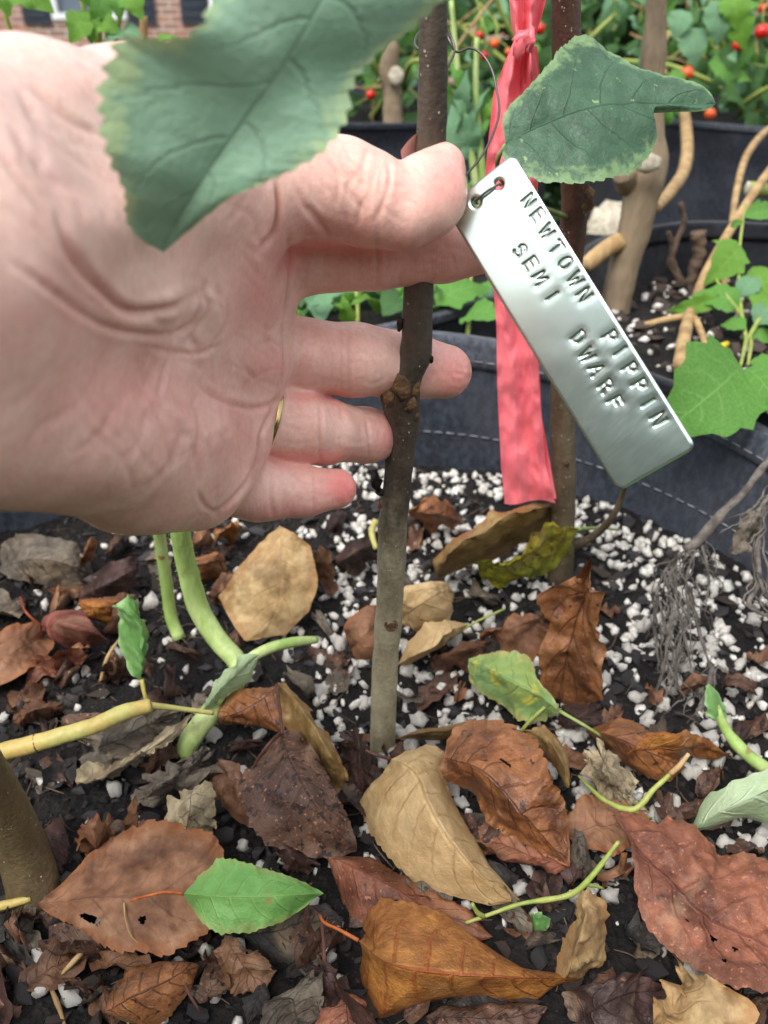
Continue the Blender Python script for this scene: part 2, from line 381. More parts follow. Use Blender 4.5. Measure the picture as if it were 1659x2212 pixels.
pot("dark felt pot behind the sapling holding a cut grey trunk", BPL, .30, lambda p: .103+.002*math.sin(2*p), GZ+.005, .08, m_dkfelt, m_felt, 80, False, sd=12)

# ================================================================== SOIL
m_soil = M("potting_soil"); v = m_soil.coords(False); n1 = m_soil.noise(v, 120, 6, .65); n2 = m_soil.noise(v, 700, 4, .6); vo = m_soil.voro(v, 330)
col = m_soil.mix(m_soil.ramp(n1, .35, .7), lin(16, 15, 15), lin(38, 34, 32)); col = m_soil.mix(m_soil.math('MULTIPLY', m_soil.ramp(n2, .6, .75), .5), col, lin(84, 72, 64))
m_soil.put(m_soil.b.inputs["Base Color"], col); m_soil.set(Roughness=.9); m_soil.b.inputs["Specular IOR Level"].default_value = .3
m_soil.bump(m_soil.math('ADD', m_soil.math('MULTIPLY', vo, 1.2), m_soil.math('ADD', n1, n2)), .9, .003); m_soil = m_soil.m
def soil_h(x, y): return .006*mnoise.fractal(Vector((x*16, y*16, .3)), 1.0, 2.0, 3)
def soil_sheet(name, c, R, z0, n, amp=1.0):
    xs = np.linspace(-R, R, n); V = []; idx = {}; Fc = []
    for i, y in enumerate(xs):
        for j, x in enumerate(xs):
            if x*x+y*y <= R*R*1.02:
                h = soil_h(x+c[0], y+c[1])*amp+.0016*mnoise.noise(Vector(((x+c[0])*150, (y+c[1])*150, 1)))+.0009*mnoise.noise(Vector(((x+c[0])*420, (y+c[1])*420, 4)))
                idx[i, j] = len(V); V.append((x+c[0], y+c[1], z0+h))
    for i in range(n-1):
        for j in range(n-1):
            q = [(i, j), (i, j+1), (i+1, j+1), (i+1, j)]
            if all(k in idx for k in q): Fc.append([idx[k] for k in q])
    return tag(ob(name, V, Fc, m_soil, origin=(c[0], c[1], z0)), kind='structure')
soil_sheet("soil", POTC, POTR+.004, 0.0, 270)
soil_sheet("soil", POT2, .125, .072, 60); soil_sheet("soil", POT3, .236, .05, 50)
soil_sheet("soil", BPR, .342, .08, 40); soil_sheet("soil", BPL, .302, .08, 40)
def SZ(x, y): return soil_h(x, y)

# ---- loose bits on the soil
m_perl = simple("perlite_white", (222, 220, 214), (180, 174, 164), 260, .9, .7, 900, .0006, spot=(150, 140, 125), slo=.66, ssc=700)
m_bark = simple("bark_dark", (60, 57, 58), (32, 30, 31), 60, .75, .7, 400, .001, stretch=(1, 6, 1))
m_bark2 = simple("bark_brown", (78, 64, 56), (50, 41, 38), 60, .8, .7, 400, .001, stretch=(1, 6, 1))
m_crumb = simple("soil_crumb", (44, 38, 36), (26, 23, 23), 200, .9, .6, 900, .0006)
def ico(sub):
    bm = bmesh.new(); bmesh.ops.create_icosphere(bm, subdivisions=sub, radius=1.0)
    V = np.array([v.co[:] for v in bm.verts]); Fc = [[v.index for v in f.verts] for f in bm.faces]; bm.free(); return V, Fc
I1, I2 = ico(1), ico(2)
def lump(base, sd, amp=.35, sc=1.3):
    V = base[0].copy(); f = fbm(V, sc, 2, sd*3.1); s = np.array([1, .75+.25*math.sin(sd), .62+.12*math.cos(sd*2)])
    return V*(1+amp*f)[:, None]*s, base[1]
perl_hi = [lump(I2, k, .68, 1.6) for k in range(12)]; perl_lo = [lump(I1, k, .7, 1.5) for k in range(10)]
def chipgeo(sd):
    r = np.random.default_rng(sd+50); bm = bmesh.new()
    for k in range(13):
        a = r.uniform(0, 6.28); rr = r.uniform(.7, 1.0); bm.verts.new((rr*math.cos(a), .62*rr*math.sin(a), r.choice([-1, 1])*r.uniform(.12, .26)))
    g = bmesh.ops.convex_hull(bm, input=bm.verts); bmesh.ops.delete(bm, geom=list({*g['geom_interior'], *g['geom_unused']}), context='VERTS')
    bm.verts.index_update(); V = np.array([v.co[:] for v in bm.verts]); Fc = [[v.index for v in f.verts] for f in bm.faces]; bm.free(); return V, Fc
chip_geo = [chipgeo(k) for k in range(10)]
def rotm(r, tilt):
    a = r.uniform(0, 6.28); b, c = r.normal(0, tilt, 2)
    cz, sz = math.cos(a), math.sin(a); Rz = np.array([[cz, -sz, 0], [sz, cz, 0], [0, 0, 1]])
    Rx = np.array([[1, 0, 0], [0, math.cos(b), -math.sin(b)], [0, math.sin(b), math.cos(b)]]); Ry = np.array([[math.cos(c), 0, math.sin(c)], [0, 1, 0], [-math.sin(c), 0, math.cos(c)]])
    return Rx @ Ry @ Rz
def pdens(x, y):
    px, py, d = proj((x, y, 0))
    v = .22+.3*max(0, mnoise.noise(Vector((x*22, y*22, 9))))
    if y > .44: v += .9*min(1, (y-.44)/.05)*(1 if x > -.06 else .25)
    if x > .10 and y > .21: v += .75*min(1, (x-.10)/.04)
    if -.03 < x < .10 and .22 < y < .44: v += .75
    if x < -.06: v *= .6
    if y < .17 and x > .02: v *= .9
    return min(v, 1.0)
def scatter(n, dens, smin, smax, sd, power=2.0):
    r = np.random.default_rng(sd); out = []
    while len(out) < n:
        a = r.uniform(0, 6.283); rr = (POTR-.002)*math.sqrt(r.uniform()); x, y = POTC[0]+rr*math.cos(a), POTC[1]+rr*math.sin(a)
        if r.uniform() > dens(x, y): continue
        s = smin+(smax-smin)*r.uniform()**power
        px, py, d = proj((x, y, 0)); vis = (-20 < px < 1680) and (1000 < py < 2230) and d > .05
        if not vis and r.uniform() > .3: continue
        hid = 0 < px < 780 and py < 1150
        out.append((s/d if vis and not hid else 0, x, y, s))
    return sorted(out, reverse=True)
def spread(name, label, catg, group, geos_hi, geos_lo, mats, pts, nbig, tilt, lift, stuffname, stufflabel, sd, zf=SZ):
    r = np.random.default_rng(sd)
    mes = [[mesh(name, g[0], g[1], mt, smooth=(name == "perlite_grain")) for g in geos_hi] for mt in mats]
    for k, (q, x, y, s) in enumerate(pts[:nbig]):
        o = bpy.data.objects.new(name, mes[r.integers(len(mats))][r.integers(len(geos_hi))]); COL.objects.link(o)
        o.location = (x, y, zf(x, y)+s*lift); o.rotation_euler = (r.normal(0, tilt), r.normal(0, tilt), r.uniform(0, 6.28)); o.scale = (s, s, s)
        tag(o, label, catg, group)
    st = []
    for q, x, y, s in pts[nbig:]:
        g = geos_lo[r.integers(len(geos_lo))]; st.append(((g[0] @ rotm(r, tilt).T)*s+np.array([x, y, zf(x, y)+s*lift]), g[1]))
    if st: tag(ob(stuffname, *merge(st), mats[0], origin=(0, .3, 0), smooth=(name == "perlite_grain")), stufflabel, catg, kind='stuff')
spread("perlite_grain", "white perlite grain lying loose on the dark potting soil", "perlite", "perlite grains on the soil", perl_hi, perl_lo, [m_perl],
       scatter(2300, pdens, .0010, .0043, 21, 1.0), 290, 1.5, .3, "perlite_gravel", "small white perlite specks mixed into the soil", 5)
spread("bark_chip", "dark flat bark chip lying on the potting soil", "bark chip", "bark chips on the soil", chip_geo, chip_geo, [m_bark, m_bark, m_bark2],
       scatter(1500, lambda x, y: .8, .0016, .0066, 22, 1.7), 220, .35, .3, "bark_mulch", "small dark bark bits mixed into the soil", 6)
spread("soil_crumb", "", "soil", "", [], [I1] if False else [lump(ico(1), k, .5, 1.5) for k in range(4)], [m_crumb],
       scatter(3200, lambda x, y: 1, .0006, .0022, 23, 2), 0, 1.5, .3, "soil_crumbs", "dark crumbs of potting soil", 7) if True else None
# perlite in the pot behind
r = np.random.default_rng(31); st = []; sb = []
for k in range(230):
    a = r.uniform(0, 6.28); rr = .12*math.sqrt(r.uniform()); x, y = POT2[0]+rr*math.cos(a), POT2[1]+rr*math.sin(a); s = r.uniform(.0015, .0045)
    g = perl_lo[k % 10]; st.append((g[0] @ rotm(r, 1).T*s+np.array([x, y, .072+soil_h(x, y)+s*.3]), g[1]))
    g = chip_geo[k % 10]; s *= 2.2; x += .004; sb.append((g[0] @ rotm(r, .4).T*s+np.array([x, y, .072+soil_h(x, y)+s*.2]), g[1]))
tag(ob("perlite_gravel", *merge(st), m_perl, origin=(POT2[0], POT2[1], .072)), "pale perlite specks around the pruned trunk behind", "perlite", kind='stuff')
tag(ob("bark_mulch", *merge(sb), m_bark2, origin=(POT2[0], POT2[1], .072), smooth=False), "brown bark bits around the pruned trunk behind", "bark", kind='stuff')

# ================================================================== THE HAND
m_skin = M("skin"); v = m_skin.coords(False); red = m_skin.attr("red"); crease = m_skin.attr("crease"); pale = m_skin.attr("pale")
n1 = m_skin.noise(v, 130, 6, .66); n2 = m_skin.noise(v, 700, 4, .6); wr = m_skin.noise(m_skin.scale(v, (2.4, 1, .45)), 420, 3, .6, .6); vo = m_skin.voro(v, 950, 'DISTANCE_TO_EDGE')
col = m_skin.mix(m_skin.ramp(n1, .3, .72), lin(240, 203, 188), lin(228, 180, 166))
col = m_skin.mix(m_skin.math('MULTIPLY', m_skin.ramp(n1, .55, .66), .3), col, lin(230, 194, 176))
col = m_skin.mix(red, col, lin(220, 122, 118)); col = m_skin.mix(m_skin.math('MULTIPLY', pale, .6), col, lin(230, 202, 190))
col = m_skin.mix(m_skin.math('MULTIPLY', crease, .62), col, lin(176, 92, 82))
col = m_skin.mix(m_skin.math('MULTIPLY', m_skin.ramp(n2, .35, .7), .16), col, lin(170, 104, 90))
m_skin.put(m_skin.b.inputs["Base Color"], col)
m_skin.set(Roughness=m_skin.ramp(n2, .3, .7, .34, .50)); m_skin.b.inputs["Specular IOR Level"].default_value = .5
m_skin.b.inputs["Subsurface Weight"].default_value = .35; m_skin.b.inputs["Subsurface Radius"].default_value = (1, .35, .2); m_skin.b.inputs["Subsurface Scale"].default_value = .0035
m_skin.bump(m_skin.math('ADD', m_skin.math('MULTIPLY', n2, .5), m_skin.math('ADD', m_skin.math('MULTIPLY', wr, .9), m_skin.math('MULTIPLY', vo, .45))), .22, .0006)
m_skin = m_skin.m

VX = .00064
def seg_hand():
    """round cones (x, y, depth, radius in photo px) -> smooth-joined distance field -> one surface"""
    def W(a): return P(a[0], a[1], a[2]), a[3]*a[2]/FPX
    groups = []                      # (blend with body, blend within, chain list)
    body = [
        ((-700, 620, .100, 500), (-210, 560, .120, 335)),
        ((-210, 300, .122, 180), (60, 278, .148, 160)), ((-210, 560, .120, 330), (120, 560, .158, 260)), ((-210, 860, .124, 260), (60, 880, .156, 200)),
        ((60, 278, .148, 158), (300, 300, .176, 168)), ((300, 300, .176, 168), (470, 420, .204, 138)), ((180, 380, .160, 160), (330, 400, .182, 185)), ((120, 560, .158, 240), (300, 600, .190, 170)),
        ((200, 420, .165, 200), (470, 470, .204, 140)), ((400, 470, .196, 125), (520, 430, .206, 95)),
        ((300, 600, .190, 170), (545, 590, .233, 105)), ((300, 680, .192, 160), (530, 735, .236, 95)),
        ((260, 780, .190, 165), (510, 870, .236, 88)), ((200, 880, .176, 175), (440, 985, .232, 95)),
        ((60, 885, .156, 195), (300, 975, .200, 166)), ((300, 975, .200, 166), (420, 1040, .218, 108)),
        ((545, 790, .2335, 66), (545, 800, .2335, 66)), ((492, 955, .2290, 84), (470, 1000, .2300, 84)),
        ((540, 660, .231, 72), (560, 600, .231, 66)),
    ]
    groups.append((.010, .012, body))
    thumb = [((480, 400, .196, 126), (660, 405, .209, 110)), ((660, 405, .209, 110), (735, 410, .2135, 108)), ((735, 410, .2135, 108), (800, 432, .2155, 99)), ((800, 432, .2155, 99), (866, 454, .2175, 82)),
             ((866, 454, .2175, 84), (918, 424, .2195, 88)), ((918, 418, .2195, 84), (950, 362, .2215, 54)), ((905, 436, .2195, 88), (932, 405, .2195, 72))]
    groups.append((.005, .0022, thumb))
    index = [((500, 570, .2300, 86), (640, 562, .2350, 74)), ((640, 562, .2350, 74), (810, 556, .2385, 66)), ((810, 556, .2385, 69), (960, 545, .2400, 62)), ((960, 545, .2400, 62), (1080, 530, .2395, 52))]
    groups.append((.0035, .004, index))
    middle = [((500, 740, .2360, 84), (650, 766, .2450, 78)), ((650, 766, .2450, 78), (765, 778, .2560, 76)), ((765, 778, .2560, 76), (880, 790, .2680, 69)), ((880, 790, .2680, 69), (962, 803, .2720, 58))]
    groups.append((.0035, .004, middle))
    ringf = [((480, 880, .2360, 84), (640, 922, .2460, 75)), ((640, 922, .2460, 76), (700, 932, .2540, 68)), ((700, 932, .2540, 68), (790, 940, .2710, 57)), ((790, 940, .2710, 57), (850, 946, .2850, 48))]
    groups.append((.0030, .004, ringf))
    pinky = [((440, 1020, .2330, 90), (560, 1058, .2410, 66)), ((560, 1058, .2410, 66), (650, 1064, .2460, 53)), ((650, 1064, .2460, 52), (728, 1056, .2500, 44))]
    groups.append((.0030, .004, pinky))
    allp = [(W(a), W(b)) for g in groups for a, b in g[2]]
    lo = np.min([np.minimum(a[0]-a[1], b[0]-b[1]) for a, b in allp], axis=0)-.012
    hi = np.max([np.maximum(a[0]+a[1], b[0]+b[1]) for a, b in allp], axis=0)+.012
    n = np.ceil((hi-lo)/VX).astype(int)+1
    def cone(Pt, A, ra, B, rb):
        ba = B-A; L2 = ba@ba+1e-12; pa = Pt-A; h = np.clip(pa@ba/L2, 0, 1)
        return np.linalg.norm(pa-h[..., None]*ba, axis=-1)-(ra+(rb-ra)*h)
    def smin(a, b, k):
        h = np.maximum(k-np.abs(a-b), 0)/k; return np.minimum(a, b)-h*h*h*k/6
    total = None
    for kb, kw, prims in groups:
        F_ = np.full(n, .05, dtype=np.float32)
        for a, b in prims:
            (A, ra), (B, rb) = W(a), W(b); mg = max(kb, kw)+.006
            i0 = np.maximum(((np.minimum(A-ra, B-rb)-mg-lo)/VX).astype(int), 0); i1 = np.minimum(((np.maximum(A+ra, B+rb)+mg-lo)/VX).astype(int)+2, n)
            ax = [lo[k]+VX*np.arange(i0[k], i1[k]) for k in range(3)]
            g = np.stack(np.meshgrid(*ax, indexing='ij'), -1)
            sl = tuple(slice(i0[k], i1[k]) for k in range(3))
            F_[sl] = smin(F_[sl], cone(g, A, ra, B, rb), kw)
        total = F_ if total is None else smin(total, F_, kb)
    # surface nets
    S = total < 0; nx, ny, nz = S.shape
    offs = [(i, j, k) for i in (0, 1) for j in (0, 1) for k in (0, 1)]
    cnt = sum(S[i:nx-1+i, j:ny-1+j, k:nz-1+k].astype(np.int8) for i, j, k in offs)
    cells = np.argwhere((cnt > 0) & (cnt < 8)); ids = -np.ones((nx-1, ny-1, nz-1), dtype=np.int64); ids[tuple(cells.T)] = np.arange(len(cells))
    val = {o: total[cells[:, 0]+o[0], cells[:, 1]+o[1], cells[:, 2]+o[2]] for o in offs}
    acc = np.zeros((len(cells), 3)); num = np.zeros(len(cells))
    for o in offs:
        for d in range(3):
            if o[d] == 1: continue
            o2 = tuple(1 if k == d else o[k] for k in range(3)); a, b = val[o], val[o2]; cr = (a < 0) != (b < 0)
            t = np.where(cr, a/np.where(cr, a-b, 1), 0); p = np.array(o, float)[None]+t[:, None]*np.eye(3)[d][None]
            acc += p*cr[:, None]; num += cr
    V = lo+VX*(cells+acc/num[:, None])
    quads = []
    for d in range(3):
        e = [0, 0, 0]; e[d] = 1
        A = S[:nx-e[0], :ny-e[1], :nz-e[2]]; B = S[e[0]:, e[1]:, e[2]:]
        ed = np.argwhere(A != B); fl = A[tuple(ed.T)]
        u, w_ = (d+1) % 3, (d+2) % 3; ok = (ed[:, u] > 0) & (ed[:, w_] > 0)
        ed, fl = ed[ok], fl[ok]
        du, dw = np.eye(3, dtype=int)[u], np.eye(3, dtype=int)[w_]
        q = np.stack([ids[tuple((ed-du-dw).T)], ids[tuple((ed-dw).T)], ids[tuple(ed.T)], ids[tuple((ed-du).T)]], 1)
        q[~fl] = q[~fl][:, ::-1]; quads.append(q)
    Q = np.vstack(quads); Q = Q[(Q >= 0).all(1)]
    return V, Q
HV, HQ = seg_hand()
E_ = np.unique(np.sort(np.vstack([HQ[:, [0, 1]], HQ[:, [1, 2]], HQ[:, [2, 3]], HQ[:, [3, 0]]]), axis=1), axis=0)
def relax(V, k, f=.5):
    deg = np.bincount(E_.ravel(), minlength=len(V))[:, None]
    for _ in range(k):
        s = np.zeros_like(V)
        for c in range(3):
            s[:, c] = np.bincount(E_[:, 0], V[E_[:, 1], c], len(V))+np.bincount(E_[:, 1], V[E_[:, 0], c], len(V))
        V = V+f*(s/deg-V)
    return V
HV = relax(HV, 5)
def vnorm(V, Q):
    fn = np.cross(V[Q[:, 2]]-V[Q[:, 0]], V[Q[:, 3]]-V[Q[:, 1]]); N = np.zeros_like(V)
    for k in range(4):
        for c in range(3): N[:, c] += np.bincount(Q[:, k], fn[:, c], len(V))
    return N/(np.linalg.norm(N, axis=1)[:, None]+1e-12)
HN = vnorm(HV, HQ)
q = HV-C0; hd = q @ FW; hx = CX+FPX*(q @ RT)/np.maximum(hd, .02); hy = CY-FPX*(q @ UP)/np.maximum(hd, .02)
front = np.clip(-(HN*q).sum(1)/np.linalg.norm(q, axis=1)*3, 0, 1)
def pline(pts, n=60):
    c = cat(np.array([(a, b, 0.0) for a, b in pts]), n)[:, :2]; return c
CREASES = [  # skin folds of the palm: points, depth mm, width px
    ([(118, 470), (150, 545), (215, 622), (281, 672), (351, 667), (441, 628)], 2.6, 15), ([(20, 560), (130, 640), (230, 705), (350, 724), (408, 704), (440, 640), (458, 596)], 1.7, 12),
    ([(318, 752), (361, 757), (431, 762), (476, 740)], 1.3, 8), ([(441, 622), (446, 662), (430, 700), (400, 745)], 1.0, 8), ([(488, 640), (484, 700), (450, 750)], .8, 8),
    ([(430, 835), (471, 863), (516, 878), (561, 879), (596, 862)], 1.7, 10), ([(366, 772), (362, 810), (356, 856)], .7, 9), ([(416, 850), (426, 933), (412, 1010)], .9, 10),
    ([(560, 955), (551, 1000), (528, 1048), (495, 1085), (462, 1112)], 1.6, 9), ([(596, 395), (601, 450), (590, 500), (556, 545)], 2.2, 10), ([(470, 1110), (440, 1090), (425, 1060)], .7, 8),
    ([(622, 500), (624, 580), (620, 640), (612, 690)], 1.5, 9), ([(610, 690), (607, 790), (603, 835)], 1.1, 9), ([(602, 845), (580, 890), (556, 938), (556, 985)], 1.4, 9),
    ([(688, 868), (692, 930), (690, 996)], .7, 7), ([(750, 706), (757, 780), (752, 856)], .5, 8), ([(735, 706), (741, 780), (736, 856)], .4, 7), ([(674, 1016), (680, 1060), (677, 1106)], .7, 6), ([(590, 1005), (584, 1060), (592, 1125)], .5, 7),
    ([(838, 340), (842, 390), (826, 440), (806, 485)], .7, 8), ([(816, 492), (814, 560), (816, 625)], .5, 8), ([(700, 330), (730, 380), (724, 450)], .4, 8), ([(660, 440), (690, 475), (715, 512)], .7, 12), ([(640, 400), (660, 450), (700, 500)], .5, 10),
    ([(792, 900), (798, 945), (794, 990)], .5, 6), ([(560, 700), (580, 712), (600, 690)], .5, 6), ([(540, 745), (575, 735), (605, 755)], .45, 6),
    ([(505, 770), (540, 815), (590, 830)], .4, 6), ([(520, 830), (560, 800), (600, 790)], .35, 6), ([(480, 780), (520, 800), (560, 845)], .35, 6), ([(630, 905), (660, 900), (690, 908)], .25, 5), ([(620, 720), (660, 735), (700, 738)], .25, 5),
    ([(330, 880), (300, 950), (250, 1000)], .5, 14), ([(400, 920), (360, 1000), (300, 1060)], .6, 14), ([(250, 870), (220, 930), (160, 980)], .5, 14),
    ([(40, 200), (110, 300), (190, 360), (260, 420)], .8, 16), ([(20, 270), (90, 360), (150, 420)], .9, 16), ([(60, 180), (150, 260), (230, 300)], .7, 14), ([(0, 330), (60, 410), (110, 480)], .8, 14),
]
CREASES = [(p_, a_*(.6 if a_ > .7 else .85), w_*.58) for p_, a_, w_ in CREASES]
_r = np.random.default_rng(12)
def fine(n, x0, x1, y0, y1, ang, sa, L0, L1, amp, wd):
    for _ in range(n):
        x, y, a, L = _r.uniform(x0, x1), _r.uniform(y0, y1), ang+_r.normal(0, sa), _r.uniform(L0, L1); b = _r.normal(0, .12)*L
        dx, dy = math.cos(a)*L/2, math.sin(a)*L/2; CREASES.append(([(x-dx, y-dy), (x+b*math.sin(a), y-b*math.cos(a)), (x+dx, y+dy)], amp*_r.uniform(.5, 1.2), wd))
fine(22, 430, 600, 590, 860, 1.0, .7, 40, 130, .16, 4); fine(22, 380, 560, 840, 1080, -.9, .5, 50, 140, .15, 4.5); fine(18, 200, 430, 700, 1000, .9, .5, 80, 200, .26, 7)
fine(16, 60, 330, 760, 1080, -.8, .3, 90, 220, .25, 9); fine(14, 300, 560, 420, 640, 1.2, .5, 50, 140, .22, 6); fine(12, 20, 300, 160, 500, .8, .25, 80, 200, .2, 8)
for (x0, x1, y0, y1) in ((630, 850, 710, 840), (620, 830, 880, 985), (590, 760, 1025, 1100), (640, 1010, 520, 615), (990, 1020, 760, 850)):
    fine(12, x0, x1, y0, y1, 0.12, .12, 40, 110, .16, 3.6); fine(9, x0, x1, y0, y1, 1.5, .15, 30, 70, .16, 3.6)
fine(18, 640, 960, 330, 500, .5, .35, 40, 110, .2, 4.5); fine(8, 770, 860, 350, 480, 1.7, .12, 60, 110, .3, 5)
disp = np.zeros(len(HV)); crs = np.zeros(len(HV))
for pts, amp, wd in CREASES:
    c = pline(pts); bb = (hx > c[:, 0].min()-60) & (hx < c[:, 0].max()+60) & (hy > c[:, 1].min()-60) & (hy < c[:, 1].max()+60) & (front > 0) & (hd < .275)
    i = np.where(bb)[0]
    if not len(i): continue
    D = np.sqrt((hx[i, None]-c[None, :, 0])**2+(hy[i, None]-c[None, :, 1])**2); k = D.argmin(1); dm = D.min(1)
    f = np.minimum(1, np.minimum(k, 59-k)/12+.15)
    g = np.exp(-(dm/wd)**2)*f*front[i]; disp[i] -= amp*.001*g*.8; disp[i] += amp*.001*.20*np.exp(-((dm-2.4*wd)/(1.4*wd))**2)*f*front[i]
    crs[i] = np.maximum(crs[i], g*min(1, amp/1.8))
# soft pads and hollows
for x, y, rx, ry, a in [(562, 790, 52, 52, 2.2), (500, 930, 62, 66, 2.2), (550, 630, 50, 70, 1.6), (400, 560, 120, 60, -1.0), (330, 830, 90, 70, -1.4), (230, 500, 110, 70, 1.2), (390, 660, 60, 30, .9), (300, 1030, 150, 60, .8), (470, 690, 26, 60, .8), (420, 800, 40, 40, .6)]:
    disp += a*.001*np.exp(-((hx-x)/rx)**2-((hy-y)/ry)**2)*front*(hd < .26)
lowf = fbm(HV[::1], 70, 2, 3) if len(HV) < 400000 else 0
disp += .0004*lowf
HV = HV+HN*disp[:, None]
HV = relax(HV, 1, .35)
rd = np.zeros(len(HV))
for x, y, rx, ry, a in [(985, 810, 70, 70, .5), (745, 1055, 50, 50, .8), (850, 945, 50, 70, .45), (960, 380, 60, 70, .4), (560, 790, 70, 60, .35), (500, 930, 80, 90, .22), (545, 640, 60, 110, .4), (300, 850, 200, 90, .25), (620, 560, 60, 60, .5), (900, 560, 260, 60, .35), (700, 500, 130, 40, .4), (1020, 800, 30, 50, .4), (700, 780, 120, 90, .15), (170, 640, 120, 100, .2), (640, 1110, 120, 25, .4), (690, 990, 150, 18, .5), (720, 858, 120, 14, .5)]:
    rd = np.maximum(rd, a*np.exp(-((hx-x)/rx)**2-((hy-y)/ry)**2))
pl = np.clip(np.exp(-((hx-100)/260)**2-((hy-250)/260)**2)*.8+np.exp(-((hx-440)/110)**2-((hy-720)/130)**2)*.4+np.exp(-((hx-330)/160)**2-((hy-600)/90)**2)*.3, 0, 1)  # pale patches; the wrist one paints in light falling from upper left
# forearm carries on out of the picture towards the elbow
fa, ff = tube([P(-150, 545, .124), P(-420, 590, .113), P(-760, 640, .101), np.array([-.165, -.015, .150]), np.array([-.25, -.09, .105]), np.array([-.36, -.19, .06])], [.0215, .0262, .0285, .0330, .0385, .0430, .0440], 60, 40)
HQ = HQ.tolist()+[[i+len(HV) for i in q_] for q_ in ff]; HV = np.vstack([HV, fa]); _z = np.zeros(len(fa)); rd = np.concatenate([rd, _z+.05]); crs = np.concatenate([crs, _z]); pl = np.concatenate([pl, _z+.35])
hand = ob("hand", HV, HQ, m_skin, origin=P(300, 700, .2), attrs={"red": np.clip(rd*1.1+.10, 0, 1), "crease": crs, "pale": pl})
tag(hand, "open left hand with palm up front and fingers behind the sapling stem", "hand")
# thumbnail seen edge on along the top of the thumb tip
m_nail = M("nail"); m_nail.set(Base_Color=lin(226, 190, 182), Roughness=.25); m_nail = m_nail.m
def nail(tip, base, upv, wid, parent):
    tip, base = np.asarray(tip), np.asarray(base); ax = tip-base; L = np.linalg.norm(ax); ax /= L
    side = np.cross(ax, upv); side /= np.linalg.norm(side); n = np.cross(side, ax); V = []; Fc = []
    nu, nv_ = 10, 11
    for i in range(nu):
        for j in range(nv_):
            t = i/(nu-1); s = (j/(nv_-1)-.5)*2
            wd = wid*(.82+.18*math.sin(math.pi*min(1, t*1.1)))*(1 if t < .8 else 1-(t-.8)**2*4)
            V.append(base+ax*L*(t-(1-abs(s)**2)*.0)+side*s*wd+n*(-abs(s)**2*wid*.5+.0006*math.sin(math.pi*t)))
    for i in range(nu-1):
        for j in range(nv_-1): Fc.append([i*nv_+j, i*nv_+j+1, (i+1)*nv_+j+1, (i+1)*nv_+j])
    return ob("thumbnail", V, Fc, m_nail, parent=parent)
nail(P(950, 300, .2235), P(872, 352, .2235), (UP*.75+FW*.65), .0056, hand)
m_gold = M("gold"); m_gold.set(Base_Color=lin(196, 168, 118), Metallic=1.0, Roughness=.22); m_gold = m_gold.m
def torus(c, axis, R, r, n=64, k=12, flat=1.7):
    axis = np.asarray(axis)/np.linalg.norm(axis); u = np.cross(axis, [0, 0, 1.0]); u /= np.linalg.norm(u); v = np.cross(axis, u); V = []; Fc = []
    for i in range(n):
        a = i*2*math.pi/n; rd_ = math.cos(a)*u+math.sin(a)*v
        for j in range(k):
            b = j*2*math.pi/k; V.append(c+rd_*(R+r*.6*math.cos(b))+axis*r*flat*.6*math.sin(b))
    for i in range(n):
        for j in range(k): Fc.append([i*k+j, ((i+1) % n)*k+j, ((i+1) % n)*k+(j+1) % k, i*k+(j+1) % k])
    return np.array(V), Fc
rc = P(578, 906, .2408); rax = P(640, 922, .2440)-P(480, 880, .2360)
V, Fc = torus(rc, rax, .01050, .0008)
tag(ob("ring", V, Fc, m_gold, origin=rc), "thin gold band around the base of the ring finger", "ring")

# ================================================================== THE SAPLINGS
def bark_mat(name, lo, hi, dark, dz0, dz1):
    m = M(name); v = m.coords(False); sx = m.n("ShaderNodeSeparateXYZ"); m.l(v, sx.inputs[0])
    n1 = m.noise(m.scale(v, (1, 1, .35)), 110, 5, .6); n2 = m.noise(v, 600, 4, .6)
    k = m.ramp(m.math('ADD', sx.outputs[2], m.math('MULTIPLY', m.math('SUBTRACT', n1, .5), .05)), dz0, dz1)
    col = m.mix(k, m.mix(m.ramp(n1, .35, .65), lin(*lo), lin(*hi)), m.mix(m.ramp(n1, .35, .65), lin(*dark), lin(*[c*.72 for c in dark])))
    vo = m.voro(m.scale(v, (1, 1, .8)), 480); len_ = m.ramp(vo, .10, .18, 1, 0)
    gate = m.ramp(m.noise(v, 160, 2), .46, .56)
    lent = m.math('MULTIPLY', len_, gate)
    col = m.mix(m.math('MULTIPLY', lent, .85), col, lin(186, 176, 156))
    col = m.mix(m.math('MULTIPLY', m.ramp(n2, .4, .7), .35), col, m.mix(1.0, col, (.45, .42, .4, 1), 'MULTIPLY'))
    m.put(m.b.inputs["Base Color"], col); m.set(Roughness=.55); m.b.inputs["Specular IOR Level"].default_value = .35
    m.bump(m.math('ADD', m.math('MULTIPLY', lent, .8), m.math('ADD', m.math('MULTIPLY', n1, .6), n2)), .6, .0008); return m.m
m_bkA = bark_mat("sapling_bark", (164, 156, 130), (130, 122, 98), (84, 74, 64), .085, .135)
m_bkB = bark_mat("far_sapling_bark", (104, 92, 72), (84, 72, 56), (96, 66, 52), .10, .16)
m_bkC = bark_mat("near_sapling_bark", (100, 86, 60), (82, 68, 48), (84, 68, 48), .2, .3)
m_cork = simple("graft_cork", (120, 90, 58), (62, 44, 32), 260, .85, .9, 700, .0014)
m_bud = simple("dead_bud", (58, 44, 36), (32, 25, 22), 300, .9, .9, 700, .001)
m_budr = simple("red_bud", (150, 84, 52), (104, 56, 38), 300, .4, .3, 700, .0005)
